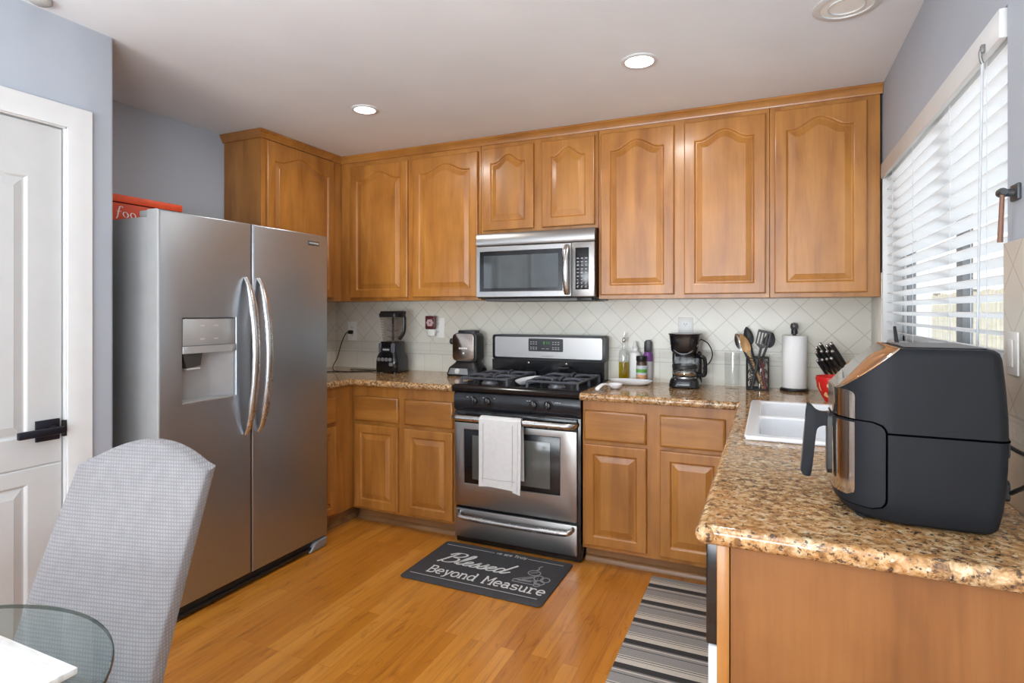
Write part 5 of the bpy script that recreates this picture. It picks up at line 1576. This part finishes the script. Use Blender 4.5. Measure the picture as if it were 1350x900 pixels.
# ================================================================== AIR FRYER
r = thing('air_fryer', 'large charcoal air fryer with a grey handle on the near granite counter', 'air fryer', (0.262, 1.495, 0.92))
yc, hyw = 1.495, 0.138
def fplan(z, off=0.0):
    """rounded plan of the fryer at height z: strongly rounded front (low x), squarer back"""
    t = (z - .925) / .36
    xb = .399 + .012 * math.sin(PI * min(1, max(0, t))) + off
    xf = .130 + (.012 * max(0, 1 - (z - .925) / .05) ** 2) + off * -1
    w = hyw + .004 * math.sin(PI * min(1, max(0, t))) + off
    rf, rb = .098, .022
    pts = []
    for cxx, cyy, a0, rad in ((xb - rb, yc + w - rb, 0, rb), (xf + rf, yc + w - rf, PI / 2, rf), (xf + rf, yc - w + rf, PI, rf), (xb - rb, yc - w + rb, 1.5 * PI, rb)):
        for i in range(13):
            a = a0 + PI / 2 * i / 12
            pts.append((cxx + rad * math.cos(a), cyy + rad * math.sin(a), z))
    return pts
zs = [.924, .927, .935, .97, 1.0, 1.05, 1.10, 1.15, 1.20, 1.24, 1.258, 1.269, 1.275]
offs = [-.014, -.008, -.003, 0, 0, 0, 0, 0, 0, 0, 0, -.002, -.008]
g = G()
g.loft([fplan(z, o_) for z, o_ in zip(zs, offs)])
pco = Vector((.236, yc, 1.275)); pno = Vector((-.095, 0, .108)).normalized()
bmesh.ops.bisect_plane(g.bm, geom=g.bm.verts[:] + g.bm.edges[:] + g.bm.faces[:], plane_co=pco, plane_no=pno, clear_outer=True)
be = [e for e in g.bm.edges if e.is_boundary]
ff = bmesh.ops.contextual_create(g.bm, geom=be)['faces']
cut = [tuple(v.co) for v in ff[0].verts] if ff else []
body = obj('fryer_body', g, FRYER, r)
# glossy sloping control face
g = G()
cen = Vector((0, 0, 0))
for p in cut: cen += Vector(p)
cen /= max(1, len(cut))
def shr(k, h):
    return [tuple(cen + (Vector(p) - cen) * k + pno * h) for p in cut]
g.loft([shr(.97, -.001), shr(.97, .0012), shr(.955, .0024)])
o = obj('control_face', g, plain('mirror_control_face', rgb(205, 196, 188), 0.07, 0.95, var=0.02, bmp=0.03, bscale=9), r); o['label'] = 'mirror-bright sloping control face'
g = G(); g.loft([shr(1.006, -.0005), shr(1.006, .0016), shr(.975, .0016), shr(.975, -.0005)], False, False); obj('face_rim', g, CHROME, r)
# curved patches that follow the front of the fryer
def side_pts(z, off):
    return fplan(z, off)
def patch(name, m, z0, z1, xlim_fn, off, nz=14, base=-.002):
    """a skin panel on the rounded front, from the near side round to the far side"""
    g = G()
    outer, inner = [], []
    for i in range(nz + 1):
        z = z0 + (z1 - z0) * i / nz
        xl = xlim_fn(z)
        row_o, row_i = [], []
        front = .130 + (.012 * max(0, 1 - (z - .925) / .05) ** 2)
        w = hyw + .004 * math.sin(PI * (z - .925) / .36)
        rf = .098
        def at(s, o_):   # s from -1 (near side) to 1 (far side), angle over the round, then straight flank
            arc_a = PI / 2
            fl_ = max(0.0, xl - (front + rf))
            flat_ = 2 * (w - rf)
            tot = (arc_a * rf + fl_) * 2 + flat_
            if xl < front + rf:
                # ends part way round the corner
                amax = math.acos(max(-1, min(1, 1 - (xl - front) / rf)))
                tot = amax * rf * 2 + flat_
                q = s * tot / 2
                if abs(q) <= flat_ / 2:
                    return (front - o_, yc + q, z)
                a = (abs(q) - flat_ / 2) / rf
                return (front + rf - (rf + o_) * math.cos(a), yc + math.copysign(w - rf + (rf + o_) * math.sin(a), q), z)
            q = s * tot / 2
            if abs(q) <= flat_ / 2:
                return (front - o_, yc + q, z)
            a = (abs(q) - flat_ / 2) / rf
            if a <= arc_a:
                return (front + rf - (rf + o_) * math.cos(a), yc + math.copysign(w - rf + (rf + o_) * math.sin(a), q), z)
            ex = (abs(q) - flat_ / 2) - arc_a * rf
            return (front + rf + ex, yc + math.copysign(w + o_, q), z)
        for k in range(49):
            s = -1 + 2 * k / 48
            row_o.append(at(s, off)); row_i.append(at(s, base))
        outer.append(row_o); inner.append(row_i)
    rings = [a + b[::-1] for a, b in zip(outer, inner)]
    g.loft(rings)
    return obj(name, g, m, r)
def rounded(z, z0, z1, xm, rad=.022, top=True):
    d = z - z0
    if d < rad:
        return xm - rad + math.sqrt(max(0, rad * rad - (rad - d) ** 2))
    if top and z1 - z < rad:
        d = z1 - z
        return xm - rad + math.sqrt(max(0, rad * rad - (rad - d) ** 2))
    return xm
SEAM = plain('seam_dark', rgb(4, 4, 5), 0.8, spec=0.0)
patch('basket_seam', SEAM, .949, 1.127, lambda z: rounded(z, .949, 1.127, .2150, .024), .0012, 30)
bk = patch('basket_front', FRYER, .9515, 1.1245, lambda z: rounded(z, .9515, 1.1245, .211, .022), .0032, 30)
patch('steel_face', CHROME, .968, 1.121, lambda z: rounded(z, .968, 1.2, .163, .012, False), .0052, 20)
patch('steel_top', CHROME, 1.1285, 1.186, lambda z: rounded(z, 1.0, 1.186, .163, .012), .0045, 14)
g = G()
ring = fplan(1.126, .0008)
near = [p for p in ring if p[0] > .205]
ring_b = [p for p in fplan(1.105, .0006)]
back = [p for p in ring_b if p[0] > .212]
# horizontal seam from the basket round the back
idx = [i for i, p in enumerate(ring_b)]
near_side = sorted([p for p in ring_b if p[1] < yc - .1 and p[0] > .21], key=lambda p: p[0])
g.tube([(.2125, near_side[0][1], 1.108)] + [(p[0], p[1], 1.105) for p in near_side] + [(ring_b[0][0], yc, 1.105)], .0020, 6)
obj('body_seam', g, SEAM, r)
for dx in (.18, .36):
    for dy in (-.085, .085):
        g = G(); g.lathe([(.014, .9206), (.016, .926)], (dx, yc + dy, 0), 14); obj('foot', g, BLACKM, r)
g = G()   # handle: arm out of the basket, then the grip hanging down
HX = .128
prof = smooth_path([(HX, 1.120), (.100, 1.121), (.090, 1.132), (.080, 1.139), (.076, 1.120), (.071, 1.05), (.065, .983)], 5) + smooth_path([(.070, .974), (.084, .974), (.089, 1.0), (.094, 1.05), (.098, 1.080), (.107, 1.090), (HX, 1.090)], 5)
g.prism(prof, 'y', yc - .014, yc + .014, .004, 2)
hd = obj('handle', g, FRYER, r)
g = G(); g.prism([(.0805, 1.136), (.0775, 1.136), (.0640, .984), (.0670, .984)], 'y', yc - .0115, yc + .0115, .001, 1); obj('handle_inlay', g, plain('grey_inlay', rgb(104, 100, 98), 0.35, 0.5), hd)
g = G(); g.prism(rr2(yc - .024, yc + .024, .985, 1.121, .012), 'x', .118, .1295, .003); obj('handle_mount', g, BLACKP, hd)
for z in (.998, 1.082):
    g = G(); g.prism(rr2(1.408, 1.440, z - .018, z + .022, .008), 'x', .398, .424, .005); obj('cord_wrap', g, BLACKP, r)
g = G()
g.tube(smooth_path([(.420, 1.424, 1.090), (.440, 1.40, 1.078), (.455, 1.36, 1.078), (.465, 1.31, 1.072), (.455, 1.30, 1.04), (.438, 1.34, 1.035), (.430, 1.38, 1.015), (.425, 1.41, .998)], 7), .0042, 8)
obj('power_cord', g, CORD, r)
g = G(); g.box(.25, .385, yc - .10, yc + .10, 1.2748, 1.2775, .001, 1); obj('top_vent', g, BLACKP, r)

# ================================================================== DINING CHAIR AND TABLE
CHX, CHY, CHR = -1.590, 0.940, math.radians(13)
r = thing('dining_chair', 'high-backed chair in a grey waffle-weave slipcover at the glass table', 'chair', (CHX, CHY, 0), CHR)
def add_uv(o, fn):
    me = o.data
    uv = me.uv_layers.new(name='UVMap')
    for l in me.loops:
        uv.data[l.index].uv = fn(me.vertices[l.vertex_index].co)
def ring_se(cx_, cy_, z, a, b, tilt=0.0, n=56, e=5.5):
    pts = []
    for i in range(n):
        t = 2 * PI * i / n
        c, s_ = math.cos(t), math.sin(t)
        x = a * math.copysign(abs(c) ** (2 / e), c); y = b * math.copysign(abs(s_) ** (2 / e), s_)
        pts.append((cx_ + x, cy_ + y, z + y * tilt))
    return pts
g = G()
rings = []
ZT, ZS = 0.976, 0.912
K = 34
def back_c(z):                                        # the back leans away above the seat
    t = max(0, (z - .42) / .6)
    return -0.065 + 0.25 * t ** 1.1
def back_t(z):
    return 0.040 - 0.010 * max(0, (z - .5) / .5)
for i in range(K + 1):
    z = 0.40 + (ZS - 0.40) * i / K
    w = .218 - .012 * (z - .4)
    rings.append(ring_se(0, back_c(z), z, w, back_t(z), 0.22))
for i in range(1, 19):
    t = i / 18
    z = ZS + (ZT - ZS) * (1 - (1 - t) ** 1.7)
    q = (z - ZS) / (ZT - ZS)
    k = max(0.02, 1 - q) ** 0.5 * (1 - .05 * min(1, q * 5))
    w = (.218 - .012 * (ZS - .4)) * k
    rings.append(ring_se(0, back_c(z), z, w, back_t(z) * (0.35 + 0.65 * max(0, 1 - q) ** .4), 0.22, e=5))
g.loft(rings)
o = obj('backrest', g, FABRIC, r, local=True, angle=60)
add_uv(o, lambda c: (c.x + (c.y * .9), c.z))
g = G()
g.loft([ring_se(0, -.25, .34, .225, .235, 0, e=6), ring_se(0, -.25, .38, .232, .242, 0, e=6), ring_se(0, -.25, .430, .235, .245, 0, e=6), ring_se(0, -.25, .449, .225, .235, 0, e=5), ring_se(0, -.25, .455, .19, .20, 0, e=4)])
o = obj('seat', g, FABRIC, r, local=True, angle=60)
add_uv(o, lambda c: (c.x, c.y + c.z))
for sx_, sy_ in ((-.19, -.40), (.19, -.40), (-.19, .0), (.19, .0)):
    g = G(); g.loft([rsq(sx_, sy_ + (.05 if sy_ == 0 else 0), .016, .016, 0.0005, .003), rsq(sx_, sy_, .022, .022, .365, .003)]); obj('leg', g, plain('dark_leg', rgb(60, 42, 32), 0.4), r, local=True)

TCX, TR, TY = -1.256, 0.368, 0.332
r = thing('dining_table', 'round-ended glass dining table in the near left corner', 'table', (TCX, -0.2, 0))
def stadium(R, z, n=40):
    pts = [(TCX + R * math.cos(PI * i / n), TY + R * math.sin(PI * i / n), z) for i in range(n + 1)]
    pts += [(TCX - R * math.cos(PI * i / n), -.75 - R * math.sin(PI * i / n), z) for i in range(n + 1)]
    return pts
g = G(); g.loft([stadium(TR - .003, .738), stadium(TR, .741), stadium(TR, .747), stadium(TR - .003, .750)]); obj('tabletop', g, TABLEG, r, angle=20)
g = G(); g.loft([stadium(TR + .0006, .7405), stadium(TR + .0016, .744), stadium(TR + .0006, .7475), stadium(TR - .001, .7475), stadium(TR - .001, .7405)], False, False); obj('glass_edge', g, plain('green_glass_edge', rgb(44, 58, 54), 0.1), r)
for y in (.10, -.50):
    g = G(); g.lathe([(.20, .0006), (.20, .02), (.04, .03), (.035, .70), (.10, .728), (.10, .7375)], (TCX, y, 0), 32); obj('pedestal', g, STEELD, r)
g = G(); g.box(-1.62, -1.044, .02, .577, .7505, .762, .002); tag(obj('placemat', g, MARBLE), 'white marble-look board lying on the glass table', 'placemat')
